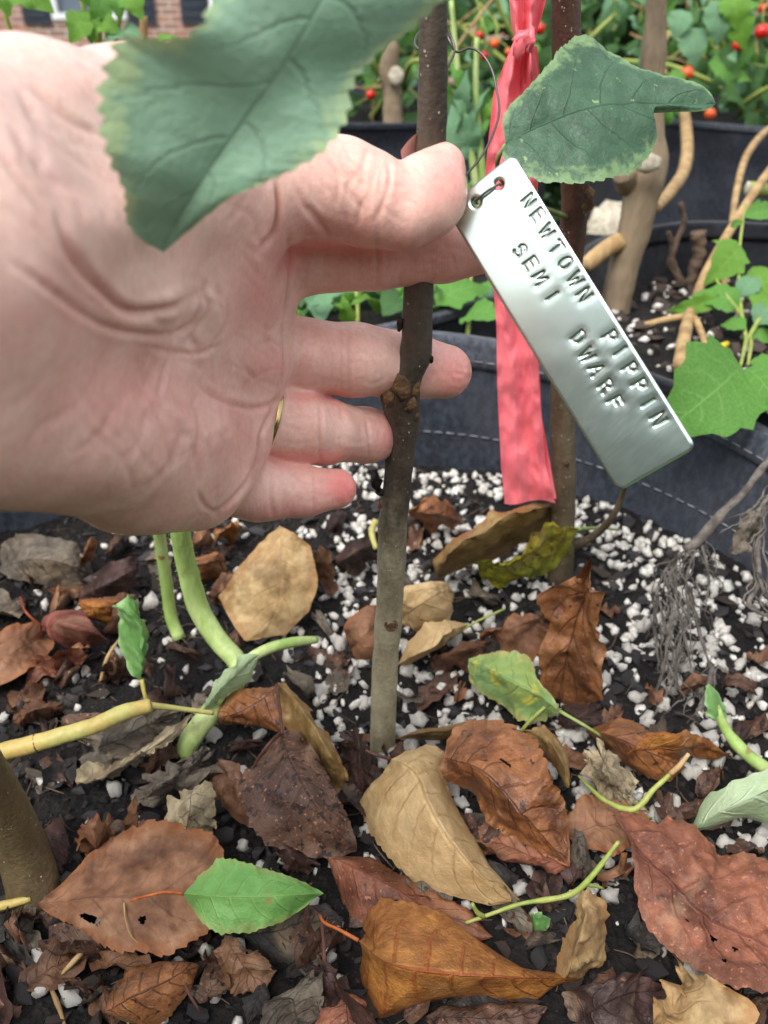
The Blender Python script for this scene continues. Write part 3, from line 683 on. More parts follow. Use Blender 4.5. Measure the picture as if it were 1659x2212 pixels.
def trunk(name, pts, mat, parent, n=110, seg=26, seed=0, rough=.05):
    """pts: (point, radius)"""
    c = cat(np.array([p for p, r in pts]), n); L = np.linspace(0, 1, len(pts))
    dl = np.concatenate([[0], np.cumsum(np.linalg.norm(np.diff([p for p, r in pts], axis=0), axis=1))]); dl /= dl[-1]
    r = np.interp(np.linspace(0, 1, n), dl, [r for p, r in pts])
    V, Fc = tube(c, list(r), n, seg, rough, seed, True, 130)
    f = fbm(V, 600, 2, seed); cc = np.repeat(c, seg, 0); V = cc+(V-cc)*(1+.02*f)[:, None]
    return ob(name, V, Fc, mat, parent=parent)
def TP(x, y, hw, Y): p = PY(x, y, Y); return p, hw*depth(p)/FPX
def blob(c, r, sd, base=I2, amp=.5, sc=1.8, st=(1, 1, 1)):
    V, Fc = lump(base, sd, amp, sc); return V/np.array([1, .75+.25*math.sin(sd), .62+.12*math.cos(sd*2)])*np.array(st)*r+np.asarray(c), Fc
b0 = G(827, 1612, 0); Y0 = b0[1]
sap = tag(empty("apple_sapling", b0), "slim tagged apple sapling with a graft knob held between the fingers", "sapling")
def YA(y): return float(np.interp(y, [-1400, 0, 800, 1612, 1660], [.205, .232, .2435, Y0, Y0+.001]))
tA = [(825, 1660, 29), (827, 1600, 27), (829, 1500, 28), (834, 1400, 28), (839, 1350, 30), (841, 1320, 28), (846, 1200, 31), (848, 1140, 32), (858, 1050, 30), (867, 960, 33), (872, 912, 34), (867, 878, 40), (864, 850, 44), (868, 825, 42), (884, 795, 36), (896, 770, 36), (901, 735, 33), (901, 700, 33), (905, 620, 32), (917, 460, 34), (931, 300, 33), (935, 200, 32), (936, 100, 31), (937, 0, 29), (945, -300, 27), (960, -800, 22), (970, -1200, 16)]
trunk("trunk", [TP(x, y, hw, YA(y)) for x, y, hw in tA], m_bkA, sap, 170, 28, 3)
V, Fc = merge([blob(PY(846, 852, YA(852)-.0030), .0034, 14, amp=.35, st=(1, 1, 1.25)), blob(PY(868, 836, YA(836)-.0054), .0023, 4, st=(1.1, 1, 1.7)), blob(PY(886, 870, YA(870)-.0050), .0016, 5, st=(1.2, .8, 1.8)), blob(PY(895, 838, YA(838)-.0038), .0017, 6, st=(1, .8, 2.2)), blob(PY(897, 898, YA(900)-.0035), .0012, 8, st=(1, .8, 1.6)), blob(PY(872, 880, YA(880)-.0050), .0013, 9, st=(1.6, .8, .8))])
ob("graft_knob", V, Fc, m_cork, parent=sap)
for px, py, r_, mt, st, sd in [(812, 1040, .0016, m_bud, (1, 1, 1.9), 3), (822, 1062, .0011, m_bud, (1.4, 1, 1.2), 4), (864, 700, .0010, m_bud, (1, 1, 1.9), 5), (930, 775, .0009, m_bud, (1, 1, 1.5), 6), (819, 1092, .0007, m_budr, (.8, .8, 2.6), 7)]:
    p = PY(px, py, YA(py)-.001); o = ob("bud", *blob(p, r_, sd, amp=.8, sc=2.6, st=st), mt, parent=sap)
V, Fc = torus(PY(845, 1350, YA(1350)-.0050), np.array([0, -1, .25]), .0020, .0008, 30, 8, 1.2); V2, F2 = blob(PY(845, 1350, YA(1350)-.0048), .0014, 3, st=(1.3, .6, .9))
ob("bud_scar", *merge([(V, Fc), (V2, F2)]), m_cork, parent=sap)

bB = G(1210, 1246, 0); YB = bB[1]
sapB = tag(empty("apple_sapling", bB), "second slim sapling behind, with pink tape and a green leaf", "sapling")
def YBf(y): return float(np.interp(y, [-900, 0, 600, 1246, 1290], [YB-.045, YB-.02, YB-.01, YB, YB]))
tB = [(1209, 1290, 29), (1210, 1240, 28), (1214, 1130, 27), (1216, 1040, 28), (1215, 900, 27), (1218, 780, 26), (1228, 600, 27), (1240, 480, 29), (1243, 420, 30), (1236, 300, 30), (1226, 150, 32), (1222, 60, 32), (1222, 0, 32), (1222, -300, 28), (1220, -700, 22)]
trunk("trunk", [TP(x, y, hw, YBf(y)) for x, y, hw in tB], m_bkB, sapB, 130, 24, 8)
V, Fc = merge([blob(PY(1262, 430, YBf(430)-.002), .0038, 3, st=(1, 1, 1.5)), blob(PY(1222, 1000, YBf(1000)-.0055), .0018, 5)]); ob("bud", V, Fc, m_cork, parent=sapB)
br_ = [G(1232, 1186, .012), G(1290, 1152, .028), G(1326, 1112, .045), G(1346, 1064, .06), G(1352, 1046, .072)]
ob("branch", *tube(br_, [.0024, .0020, .0018, .0015, .0006], 26, 8, .15, 2), m_bkB, parent=sapB)

bC = G(80, 1945, 0)
sapC = tag(empty("apple_sapling", bC), "thick olive brown stem leaning at the lower left corner", "sapling")
tC = [G(88, 1975, -.004), G(78, 1930, .002), G(44, 1822, .022), G(-4, 1728, .046), G(-90, 1580, .085), G(-180, 1330, .14), G(-420, 900, .22)]
trunk("trunk", [(p, r_) for p, r_ in zip(tC, (.0092, .0089, .0080, .0076, .0072, .0068, .006))], m_bkC, sapC, 80, 26, 12)

# leaves that grow on the saplings
lm_near = leaf_mat("waxy_leaf", (142, 178, 150), (124, 160, 132), vein=(88, 116, 92), vamt=.55, spot=(176, 196, 168), samt=.12, sscale=210, edge=(182, 204, 150), eamt=.7, rough=.5, nv=6, trans=.12, bump=.35, mott=.15, spec=.5, vw=.045)
lm_tag = leaf_mat("spotted_leaf", (66, 98, 74), (54, 84, 62), vein=(40, 66, 46), vamt=.6, spot=(138, 164, 112), samt=.26, sscale=260, edge=(138, 168, 116), eamt=.6, rough=.5, nv=6, trans=.10, bump=.5, mott=.25, vw=.03)
mid = [P(775, -190, 0.124), P(690, 10, 0.124), P(618, 130, 0.126), P(520, 270, 0.130), P(430, 400, 0.133), P(385, 470, 0.137), P(352, 545, 0.142)]
left = [P(640, -230, 0.116), P(480, -60, 0.116), P(437, 40, 0.116), P(355, 84, 0.116), P(262, 88, 0.116), P(228, 150, 0.118), P(214, 225, 0.120), P(230, 330, 0.123), P(268, 410, 0.129), P(272, 470, 0.134), P(300, 515, 0.138)]
right = [P(930, -130, 0.132), P(968, -30, 0.136), P(900, 50, 0.138), P(820, 110, 0.138), P(765, 170, 0.136), P(745, 260, 0.136), P(690, 330, 0.135), P(600, 385, 0.134), P(500, 425, 0.134), P(440, 470, 0.137), P(400, 505, 0.140)]
V, Fc, uv = sheet(left, mid, right, 170, 16, .0005, 45, .09, 30, .0008, 2)
ob("leaf", V, Fc, lm_near, parent=sap, uv=uv)["label"] = "large pale waxy leaf in front of the wrist"
pb = PY(944, -260, YA(-260)); ob("petiole", *tube([P(775, -190, .124), P(820, -290, .17), pb], [.0007, .0009, .0013], 12, 7), lm_near, parent=sap, smooth=True)
YL = .315
mid = [P(1092, 312, .300), P(1170, 272, .300), P(1240, 244, .300), P(1310, 228, .301), P(1400, 224, .305), P(1480, 226, .306), P(1546, 226, .306)]
left = [P(1088, 250, .300), P(1130, 200, .300), P(1192, 130, .305), P(1244, 78, .314), P(1278, 76, .314), P(1320, 110, .312), P(1352, 128, .311), P(1420, 158, .308), P(1500, 178, .306), P(1534, 200, .306)]
right = [P(1086, 335, .298), P(1120, 372, .297), P(1180, 398, .296), P(1270, 402, .297), P(1350, 378, .300), P(1388, 350, .302), P(1420, 300, .306), P(1404, 272, .306), P(1392, 246, .305), P(1450, 240, .306), P(1520, 240, .306)]
V, Fc, uv = sheet(left, mid, right, 150, 24, .0010, 60, .035, 30, .0016, 5, jag=.03)
ob("leaf", V, Fc, lm_tag, parent=sapB, uv=uv)["label"] = "dark green speckled leaf behind the tag"
m_pet = simple("petiole_green", (126, 140, 84), (104, 112, 66), 200, .5, .2)
ob("petiole", *tube([P(1092, 312, .300), P(1075, 345, .305), P(1110, 420, .335), PY(1228, 470, YBf(470)-.003)], [.0008, .0009, .0010, .0012], 18, 7), m_pet, parent=sapB)

# ================================================================== TAG, WIRE AND TAPE
m_tag = M("stamped_aluminium"); v = m_tag.coords(False); gm = m_tag.n("ShaderNodeMapping")
nb_ = m_tag.noise(m_tag.scale(v, (1, 14, 1)), 260, 3, .6); ns = m_tag.noise(v, 1600, 2, .6); nl = m_tag.noise(v, 90, 3)
sc_ = m_tag.noise(v, 1150, 2); spk = m_tag.ramp(sc_, .70, .74)
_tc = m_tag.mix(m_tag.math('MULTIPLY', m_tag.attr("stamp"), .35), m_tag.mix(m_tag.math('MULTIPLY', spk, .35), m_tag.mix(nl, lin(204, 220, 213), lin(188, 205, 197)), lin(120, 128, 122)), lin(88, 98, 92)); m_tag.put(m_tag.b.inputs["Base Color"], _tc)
m_tag.set(Metallic=1.0, Roughness=m_tag.ramp(nb_, .3, .7, .24, .265))
m_tag.bump(m_tag.math('ADD', nb_, m_tag.math('MULTIPLY', ns, .6)), .012, .0002); m_tag = m_tag.m
TO = P(962, 450, .2225)
_el, _az = math.radians(20), math.radians(-27)   # the way the tag faces
tn = np.array([math.sin(_az)*math.cos(_el), -math.cos(_az)*math.cos(_el), math.sin(_el)])
def on_tag(x, y): r_ = ray(x, y); return C0+r_*((TO-C0)@tn)/(r_@tn)
tu = on_tag(1336, 1064)-TO; TL = np.linalg.norm(tu); tu /= TL
tv = on_tag(1110, 325)-TO; tv -= tu*(tv@tu); TW = np.linalg.norm(tv); tv /= TW; TW *= .97
GLYPH = {'N': [[(0, 0), (0, 1), (.62, 0), (.62, 1)]], 'E': [[(.58, 0), (0, 0), (0, 1), (.58, 1)], [(0, .52), (.5, .52)]], 'W': [[(0, 1), (.2, 0), (.4, .7), (.6, 0), (.8, 1)]],
         'T': [[(0, 1), (.66, 1)], [(.33, 1), (.33, 0)]], 'O': [[(.33+.33*math.cos(a), .5+.5*math.sin(a)) for a in np.linspace(0, 6.2832, 17)]],
         'S': [[(.56, .84), (.42, .98), (.16, .98), (.02, .82), (.06, .62), (.30, .50), (.54, .38), (.58, .18), (.42, .02), (.14, .02), (0, .16)]],
         'M': [[(0, 0), (.08, 1), (.38, .35), (.68, 1), (.76, 0)]], 'I': [[(.3, 0), (.3, 1)]], 'P': [[(0, 0), (0, 1), (.36, 1), (.54, .88), (.54, .62), (.36, .48), (0, .48)]],
         'D': [[(0, 0), (0, 1), (.3, 1), (.54, .8), (.58, .5), (.54, .2), (.3, 0), (0, 0)]], 'A': [[(0, 0), (.33, 1), (.66, 0)], [(.13, .36), (.53, .36)]],
         'R': [[(0, 0), (0, 1), (.36, 1), (.54, .88), (.54, .64), (.36, .5), (0, .5)], [(.28, .5), (.58, 0)]], 'F': [[(0, 0), (0, 1), (.56, 1)], [(0, .52), (.46, .52)]]}
strokes = []
def word(txt, a0, a1, b0, b1, sd):
    r = np.random.default_rng(sd)
    for i, ch in enumerate(txt):
        f = i/(len(txt)-1); cu = (a0+(a1-a0)*f)*TL+r.normal(0, .00015); cv = (b0+(b1-b0)*f)*TW+r.normal(0, .00018); rot = r.normal(0, .06); h = .0031
        wd = max(p[0] for s in GLYPH[ch] for p in s) if ch != 'I' else .6
        for s in GLYPH[ch]:
            pts = []
            for x, y in s:
                x, y = (x-wd/2)*h, (y-.5)*h; pts.append((cu+x*math.cos(rot)-y*math.sin(rot), cv+x*math.sin(rot)+y*math.cos(rot)))
            strokes.append(np.array(pts))
word("NEWTOWN", .143, .467, .870, .850, 1); word("PIPPIN", .607, .878, .845, .815, 2); word("SEMI", .244, .408, .515, .535, 3); word("DWARF", .560, .772, .545, .500, 4)
nu_, nv2 = 520, 136
U_, V_ = np.meshgrid(np.linspace(0, TL, nu_), np.linspace(0, TW, nv2), indexing='ij'); uu, vv2 = U_.ravel(), V_.ravel()
dist = np.full(len(uu), 1.0)
for s in strokes:
    for a, b in zip(s[:-1], s[1:]):
        ab = b-a; t = np.clip(((uu-a[0])*ab[0]+(vv2-a[1])*ab[1])/(ab@ab), 0, 1)
        dist = np.minimum(dist, np.hypot(uu-a[0]-t*ab[0], vv2-a[1]-t*ab[1]))
hgt = -.00040*np.clip(1-dist/.00046, 0, 1)**1.15-.00006*np.exp(-(dist/.0012)**2)
bend = .0006*np.sin(uu/TL*5.2+.4)*.6+.0005*np.sin(uu/TL*math.pi*1.0)+.00006*fbm(np.c_[uu, vv2, 0*uu], 75, 2, 5)
HOLES = [(.0475*TL, .69*TW), (.0455*TL, .348*TW)]; HR = .00125
for a, b in HOLES: hgt += -.0002*np.exp(-((np.hypot(uu-a, vv2-b)-HR)/.0004)**2)
def edge_inset(u, v):
    """rounded and clipped outline: pull grid points inside"""
    r1 = .0022; cut = .0012
    if u < r1 and v > TW-r1:
        d = math.hypot(u-r1, v-(TW-r1)); m = max(r1-u, v-(TW-r1)); 
        if d > 1e-9: k = m/d; return r1+(u-r1)*k, TW-r1+(v-(TW-r1))*k
    for (cu, cv, su, sv) in ((TL-r1, r1, 1, -1), (TL-r1, TW-r1, 1, 1)):
        if (u-cu)*su > 0 and (v-cv)*sv > 0:
            d = math.hypot(u-cu, v-cv); k = max((u-cu)*su, (v-cv)*sv)/d; return cu+(u-cu)*k, cv+(v-cv)*k
    if u+v*.9 < cut and u < cut: 
        k = (v*.9+u)/cut; return u+(1-k)*cut*.5*(1-u/cut), v
    return u, v
uv2 = np.array([edge_inset(a, b) for a, b in zip(uu, vv2)])
for a, b in HOLES:
    d = np.hypot(uv2[:, 0]-a, uv2[:, 1]-b); k = (d > HR*.72) & (d < HR*1.35)
    ring_k = np.where(k)[0]
    near = ring_k[np.abs(d[ring_k]-HR) < .00016]; uv2[near] = np.array([a, b])+(uv2[near]-[a, b])/d[near][:, None]*HR
rim_d = np.minimum(np.minimum(uu, TL-uu), np.minimum(vv2, TW-vv2)); hgt -= .00018*np.exp(-(rim_d/.00035)**2)
def tpos(u, v, h): return TO+np.asarray(u)[:, None]*tu+np.asarray(v)[:, None]*tv+np.asarray(h)[:, None]*tn
top = tpos(uv2[:, 0], uv2[:, 1], hgt+bend); bot = tpos(uv2[:, 0], uv2[:, 1], -.0011+bend); N_ = len(top)
Fc = []
for i in range(nu_-1):
    for j in range(nv2-1):
        q4 = [i*nv2+j, (i+1)*nv2+j, (i+1)*nv2+j+1, i*nv2+j+1]; cu, cv = uv2[q4].mean(0)
        if any(math.hypot(cu-a, cv-b) < HR for a, b in HOLES): continue
        Fc.append(q4); Fc.append([k+N_ for k in q4[::-1]])
ec = {}
for f in Fc[::2]:
    for a, b in zip(f, f[1:]+f[:1]): ec[(a, b)] = 1
Fc += [[b, a, a+N_, b+N_] for (a, b) in ec if (b, a) not in ec]
V = np.vstack([top, bot]); stamp = np.concatenate([np.exp(-(dist/.00026)**2), np.zeros(N_)])  # strokes darkened in the colour: oxide, plus the shade their recess would hold
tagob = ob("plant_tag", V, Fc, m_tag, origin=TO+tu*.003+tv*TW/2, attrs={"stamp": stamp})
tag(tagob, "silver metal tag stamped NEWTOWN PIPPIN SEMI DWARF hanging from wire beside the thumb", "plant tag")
m_wire = M("dark_wire"); m_wire.set(Base_Color=lin(96, 92, 88), Metallic=.9, Roughness=.4); m_wire = m_wire.m
h1, h2 = HOLES
w1 = TO+tu*h1[0]+tv*h1[1]; w2 = TO+tu*h2[0]+tv*h2[1]; R_ = .0042
trunkp = lambda y: PY(936, y, YA(y))
loop = [w1-tn*.0012, w1+tn*.0002, w1*.6+w2*.4+tn*.0012-tu*.0001, w2+tn*.0004, w2-tn*.0014, P(1000, 408, .229), P(992, 396, .230), P(1005, 380, .231), P(1045, 330, .233), P(1078, 245, .236), P(1072, 190, .238), P(1062, 150, .239), P(1040, 116, .240), P(1015, 104, .240), P(985, 112, .239), P(972, 90, .238), P(960, 60, .240), P(948, 45, .2475), P(915, 60, .2475), P(896, 95, .241), P(925, 120, .2335), P(955, 150, .2345), P(972, 135, .237), P(982, 108, .2385), P(976, 84, .239), P(968, 70, .240)]
V, Fc = tube(loop, [.00033], 190, 7)
tag(ob("tag_wire", V, Fc, m_wire, origin=P(985, 112, .239)), "dark twisted wire tying the metal tag to the sapling", "wire")

m_pink = M("pink_plastic"); v = m_pink.coords(False); n1 = m_pink.noise(m_pink.scale(v, (1, 1, .4)), 130, 4); n2 = m_pink.noise(v, 330, 3)
pc = m_pink.mix(m_pink.ramp(n1, .35, .65), (1.0, .21, .26, 1), (1.0, .24, .27, 1)); m_pink.put(m_pink.b.inputs["Base Color"], pc)
m_pink.set(Roughness=.28); m_pink.bump(m_pink.math('ADD', n1, m_pink.math('MULTIPLY', n2, .7)), .14, .002); m_pink.translucent(pc, .25); m_pink = m_pink.m
tape = empty("flagging_tape", PY(1130, 92, YBf(92)-.012)); tag(tape, "bright pink plastic tape knotted on the second sapling", "flagging tape")
def strip(rows, n=70, m=34, folds=3.0, amp=.0035, seed=0, name="tail", Yf=lambda y: YBf(y)-.014):
    """rows: (y, xl, xr, fold amount)"""
    ys = np.array([r_[0] for r_ in rows], float); V = []
    yy = np.linspace(ys[0], ys[-1], n)
    for y in yy:
        xl, xr, fa = (np.interp(y, ys, [r_[k] for r_ in rows]) for k in (1, 2, 3))
        for j in range(m):
            s = j/(m-1); x = xl+(xr-xl)*s
            ph = s*folds*2*math.pi+seed+.6*math.sin(y*.011+seed)
            off = fa*amp*(.75*math.sin(ph)+.5*abs(math.sin(ph*.5+y*.004)))+.0026*mnoise.fractal(Vector((s*2.6+seed, y*.016, .5)), 1, 2, 4)+.0012*abs(mnoise.noise(Vector((s*5, y*.03, seed))))
            p = PY(x, y+5*math.sin(s*6+seed)*(y > 1000), Yf(y)+off); V.append(p)
    Fc = [[i*m+j, i*m+j+1, (i+1)*m+j+1, (i+1)*m+j] for i in range(n-1) for j in range(m-1)]
    return ob(name, V, Fc, m_pink, parent=tape)
strip([(88, 1110, 1152, 1.6), (130, 1092, 1160, 1.3), (200, 1066, 1168, .9), (330, 1052, 1160, .7), (470, 1040, 1150, .7), (600, 1064, 1150, .6), (700, 1072, 1156, .5), (830, 1074, 1164, .5), (1000, 1082, 1178, .4), (1085, 1090, 1200, .35)], 110, 40, 2.0, .0034, .7)
strip([(100, 1124, 1160, 1.2), (200, 1110, 1170, .8), (450, 1080, 1160, .6), (700, 1100, 1160, .5), (900, 1128, 1170, .4), (1072, 1138, 1202, .3)], 80, 24, 1.3, .003, 2.2, Yf=lambda y: YBf(y)-.0095)
strip([(-260, 1150, 1280, .7), (-100, 1110, 1220, .8), (0, 1100, 1180, .9), (50, 1104, 1166, 1.2), (92, 1112, 1152, 1.5)], 50, 36, 2.0, .004, 3.3, name="upper_end")
V, Fc = merge([blob(PY(1131, 86, YBf(86)-.017), .0036, 3, amp=.7, sc=2.4, st=(1.15, .8, .75)), blob(PY(1122, 98, YBf(98)-.018), .0030, 5, amp=.7, sc=2.2, st=(.7, .7, 1.5)), blob(PY(1144, 94, YBf(94)-.017), .0026, 7, amp=.7, sc=2.2, st=(.7, .7, 1.6))])
ob("knot", V, Fc, m_pink, parent=tape)

# ================================================================== FALLEN LEAVES
LM = {
 'tan': leaf_mat("leaf_tan", (208, 178, 130), (186, 154, 106), vein=(150, 112, 66), vamt=.45, spot=(120, 84, 48), samt=.12, rough=.6, nv=9, bump=.6, mott=.3),
 'tanback': leaf_mat("leaf_dull_tan", (192, 166, 120), (172, 140, 94), vein=(140, 106, 66), vamt=.4, edge=(150, 104, 60), eamt=.5, rough=.65, nv=7, bump=.4),
 'orange': leaf_mat("leaf_orange_brown", (182, 124, 62), (144, 90, 42), vein=(150, 66, 30), vamt=.75, spot=(92, 54, 28), samt=.3, sscale=120, edge=(132, 76, 40), eamt=.5, rough=.40, nv=8, bump=.8, spec=.55),
 'redbrown': leaf_mat("leaf_red_brown", (146, 90, 66), (110, 66, 48), vein=(96, 44, 34), vamt=.5, spot=(62, 38, 32), samt=.25, sscale=200, edge=(112, 72, 52), eamt=.6, rough=.55, nv=7, bump=.55, fine=(170, 110, 80)),
 'dark': leaf_mat("leaf_dark_brown", (82, 60, 50), (104, 76, 60), vein=(70, 40, 34), vamt=.5, spot=(40, 30, 27), samt=.75, sscale=330, rough=.6, nv=7, bump=.6, fine=(164, 114, 82)),
 'brown': leaf_mat("leaf_brown", (126, 90, 64), (92, 64, 48), vein=(84, 50, 36), vamt=.55, spot=(74, 48, 36), samt=.3, sscale=160, edge=(104, 70, 50), eamt=.5, rough=.55, nv=7, bump=.6),
 'mauve': leaf_mat("leaf_flat_brown", (150, 108, 80), (122, 84, 58), vein=(98, 62, 52), vamt=.5, spot=(110, 66, 40), samt=.3, sscale=70, edge=(140, 84, 44), eamt=.6, rough=.65, nv=7, bump=.35),
 'rust': leaf_mat("leaf_rust", (164, 108, 66), (118, 76, 48), vein=(72, 40, 34), vamt=.7, spot=(58, 40, 34), samt=.4, sscale=260, edge=(150, 102, 62), eamt=.5, rough=.40, nv=7, bump=.7, spec=.5),
 'pink': leaf_mat("leaf_pinkish", (150, 92, 80), (112, 66, 56), vein=(96, 54, 48), vamt=.4, rough=.5, nv=6, bump=.5),
 'grey': leaf_mat("leaf_grey", (122, 112, 98), (96, 88, 78), vein=(70, 64, 58), vamt=.5, spot=(60, 56, 50), samt=.4, rough=.8, nv=7, bump=.8),
 'black': leaf_mat("leaf_blackened", (66, 62, 60), (50, 47, 46), vein=(38, 35, 34), vamt=.6, spot=(88, 80, 72), samt=.2, rough=.75, nv=7, bump=.7),
 'plum': leaf_mat("leaf_plum", (82, 58, 52), (60, 44, 40), vein=(50, 32, 32), vamt=.5, rough=.55, nv=7, bump=.6, spot=(120, 80, 62), samt=.2),
 'straw': leaf_mat("leaf_straw", (186, 172, 140), (150, 136, 108), vein=(110, 98, 76), vamt=.5, spot=(96, 84, 68), samt=.3, rough=.75, nv=6, bump=.8),
 'green': leaf_mat("leaf_green", (124, 176, 96), (108, 160, 82), vein=(150, 190, 96), vamt=.5, spot=(160, 130, 84), samt=.18, sscale=120, edge=(166, 150, 96), eamt=.35, rough=.45, nv=7, trans=.2, bump=.5, mott=.15),
 'greenyel': leaf_mat("leaf_green_yellow", (128, 164, 108), (150, 174, 96), vein=(112, 146, 84), vamt=.5, spot=(206, 196, 84), samt=.45, sscale=90, edge=(190, 170, 110), eamt=.5, rough=.5, nv=6, trans=.15, bump=.5, mott=.15),
 'yellow': leaf_mat("leaf_yellow", (222, 198, 56), (156, 164, 56), vein=(160, 150, 40), vamt=.4, spot=(96, 96, 40), samt=.7, sscale=300, rough=.45, nv=8, trans=.12, bump=.9),
 'pale': leaf_mat("leaf_pale_green", (178, 196, 158), (156, 178, 134), vein=(196, 216, 186), vamt=.7, rough=.5, nv=5, trans=.2, bump=.6, mott=.1),
 'olive': leaf_mat("leaf_olive_tan", (158, 132, 84), (138, 108, 62), vein=(106, 78, 48), vamt=.5, edge=(140, 84, 50), eamt=.6, rough=.55, nv=6, bump=.4),
 'small': leaf_mat("leaf_small_green", (116, 158, 92), (94, 140, 74), vein=(86, 140, 78), vamt=.4, edge=(170, 200, 150), eamt=.5, rough=.4, nv=6, trans=.2, bump=.4, mott=.1),
}
m_stalk = {'red': simple("stalk_red", (150, 74, 40), (120, 56, 34), 200, .5, .3), 'brown': simple("stalk_brown", (92, 58, 46), (70, 44, 38), 200, .6, .3), 'green': simple("stalk_green", (150, 168, 96), (128, 148, 80), 200, .45, .2), 'yellow': simple("stalk_yellow", (190, 172, 92), (160, 150, 70), 200, .45, .2), 'orange': simple("stalk_orange", (190, 104, 40), (160, 82, 36), 200, .5, .3)}
def pts3(l, dz=0):
    out = []
    for q in l:
        h = (q[2] if len(q) > 2 else 6)*.001*(1.3 if q[2] > 9 else 1.0)+dz; p = G(q[0], q[1], h); p[2] += SZ(p[0], p[1])*.6; out.append(p)
    return out
def fallen(mat, label, left, mid, right, stalk=None, scol='brown', nt=64, ns=10, catg="leaf", name="dead_leaf", group=None, **k):
    base = pts3(mid)
    if k.get('holes'): nt, ns = 150, 26
    V, Fc, uv = sheet(pts3(left), base, pts3(right), nt, ns, **{**dict(serr=.07, wr=.0022, wsc=70, dome=0, jag=.03, angular=.8, curl=.0045*math.sin(7.3*len(label)), fold=.003*(1+math.sin(3.1*len(label)))), **{a: (b*.25 if a == 'dome' else b) for a, b in k.items()}})
    o = tag(ob(name, V, Fc, LM[mat], origin=base[0], uv=uv), label, catg, group)
    if stalk:
        sp = pts3(stalk[0]); r0 = stalk[1] if len(stalk) > 1 else .0007
        ob("stalk", *tube(sp, [r0*.8, r0*.9, r0*1.2], 16, 7, .15, 3), m_stalk[scol], parent=o)
    return o

# --- front centre
fallen('tan', "tan arched leaf with fine veins at the foot of the tagged sapling", [(815, 1664, 12), (768, 1719, 6), (793, 1787, 6), (843, 1848, 7), (900, 1898, 7), (983, 1937, 6), (1067, 1965, 6)],
       [(843, 1637, 20), (899, 1672, 27), (930, 1742, 27), (975, 1820, 22), (1048, 1905, 14), (1123, 1954, 6)], [(872, 1606, 16), (916, 1596, 14), (955, 1613, 12), (966, 1680, 13), (1000, 1753, 11), (1045, 1837, 9), (1095, 1910, 7)],
       ([(790, 1620, 22), (815, 1630, 22), (843, 1637, 20)], .0006), 'brown', 80, 12, teeth=24, serr=.05, seed=1, jag=.012, curl=-.003, wr=.0014, fold=-.001)
fallen('orange', "glossy orange brown leaf with a red stalk and long pointed tip at the bottom", [(776, 2000, 8), (788, 1960, 10), (827, 1930, 12), (899, 1943, 14), (972, 1977, 13), (1045, 2038, 12), (1123, 2090, 9)],
       [(774, 2036, 16), (843, 2083, 20), (983, 2105, 20), (1123, 2116, 14), (1254, 2121, 7)], [(767, 2077, 6), (776, 2133, 3), (808, 2203, 2), (888, 2184, 3), (983, 2163, 3), (1078, 2172, 3), (1168, 2168, 4), (1207, 2140, 5)],
       ([(690, 1978, 14), (700, 1995, 16), (732, 2010, 18), (774, 2036, 17)], .0005), 'orange', 80, 12, teeth=22, serr=.06, seed=2, jag=.012, curl=-.0035, wr=.0013, fold=-.002)
fallen('redbrown', "large red brown leaf with small holes at the right edge", [(1363, 1757, 10), (1414, 1792, 12), (1436, 1772, 12), (1503, 1803, 12), (1559, 1848, 10), (1604, 1853, 10), (1680, 1880, 10), (1760, 1960, 9)],
       [(1322, 1764, 16), (1414, 1880, 12), (1514, 1975, 10), (1659, 2055, 9), (1820, 2130, 6)], [(1350, 1848, 14), (1366, 1943, 10), (1391, 2016, 8), (1458, 2072, 8), (1514, 2118, 8), (1570, 2155, 8), (1680, 2160, 8), (1760, 2150, 6)],
       None, nt=80, ns=12, teeth=26, serr=.035, jag=.05, seed=3, dome=.004, wr=.0025, holes=[(.55, .30, .012, .035), (.62, .34, .010, .03), (.45, .36, .007, .02), (.60, .62, .008, .03)])
fallen('dark', "dark blotched brown leaf left of the tan arched leaf", [(575, 1620, 12), (545, 1655, 14), (521, 1712, 12), (545, 1790, 10), (582, 1828, 8), (680, 1832, 8), (730, 1842, 8)],
       [(606, 1582, 18), (640, 1665, 24), (700, 1765, 18), (771, 1840, 8)], [(650, 1590, 18), (688, 1640, 18), (722, 1700, 16), (752, 1765, 12), (768, 1810, 10)],
       ([(530, 1684, 12), (555, 1640, 20), (580, 1606, 26), (606, 1582, 20)], .0007), 'brown', teeth=20, seed=4, dome=.003)
fallen('rust', "orange brown folded leaf half curling over behind the dark blotched leaf", [(560, 1478, 22), (510, 1490, 20), (478, 1514, 16)], [(597, 1474, 24), (560, 1510, 22), (510, 1540, 18), (461, 1551, 10)], [(612, 1520, 20), (614, 1574, 14), (560, 1572, 10), (500, 1564, 8)], ([(610, 1585, 30), (604, 1530, 30), (597, 1474, 26)], .0007), 'brown', teeth=12, seed=5)
fallen('olive', "rolled tan brown leaf half leaning beside the folded orange leaf", [(612, 1520, 18), (636, 1580, 14), (680, 1640, 12), (715, 1690, 8)], [(600, 1474, 24), (650, 1520, 26), (692, 1590, 24), (725, 1650, 18), (742, 1702, 8)], [(626, 1477, 22), (677, 1530, 20), (717, 1588, 18), (742, 1646, 12)], teeth=12, seed=6, dome=.004)
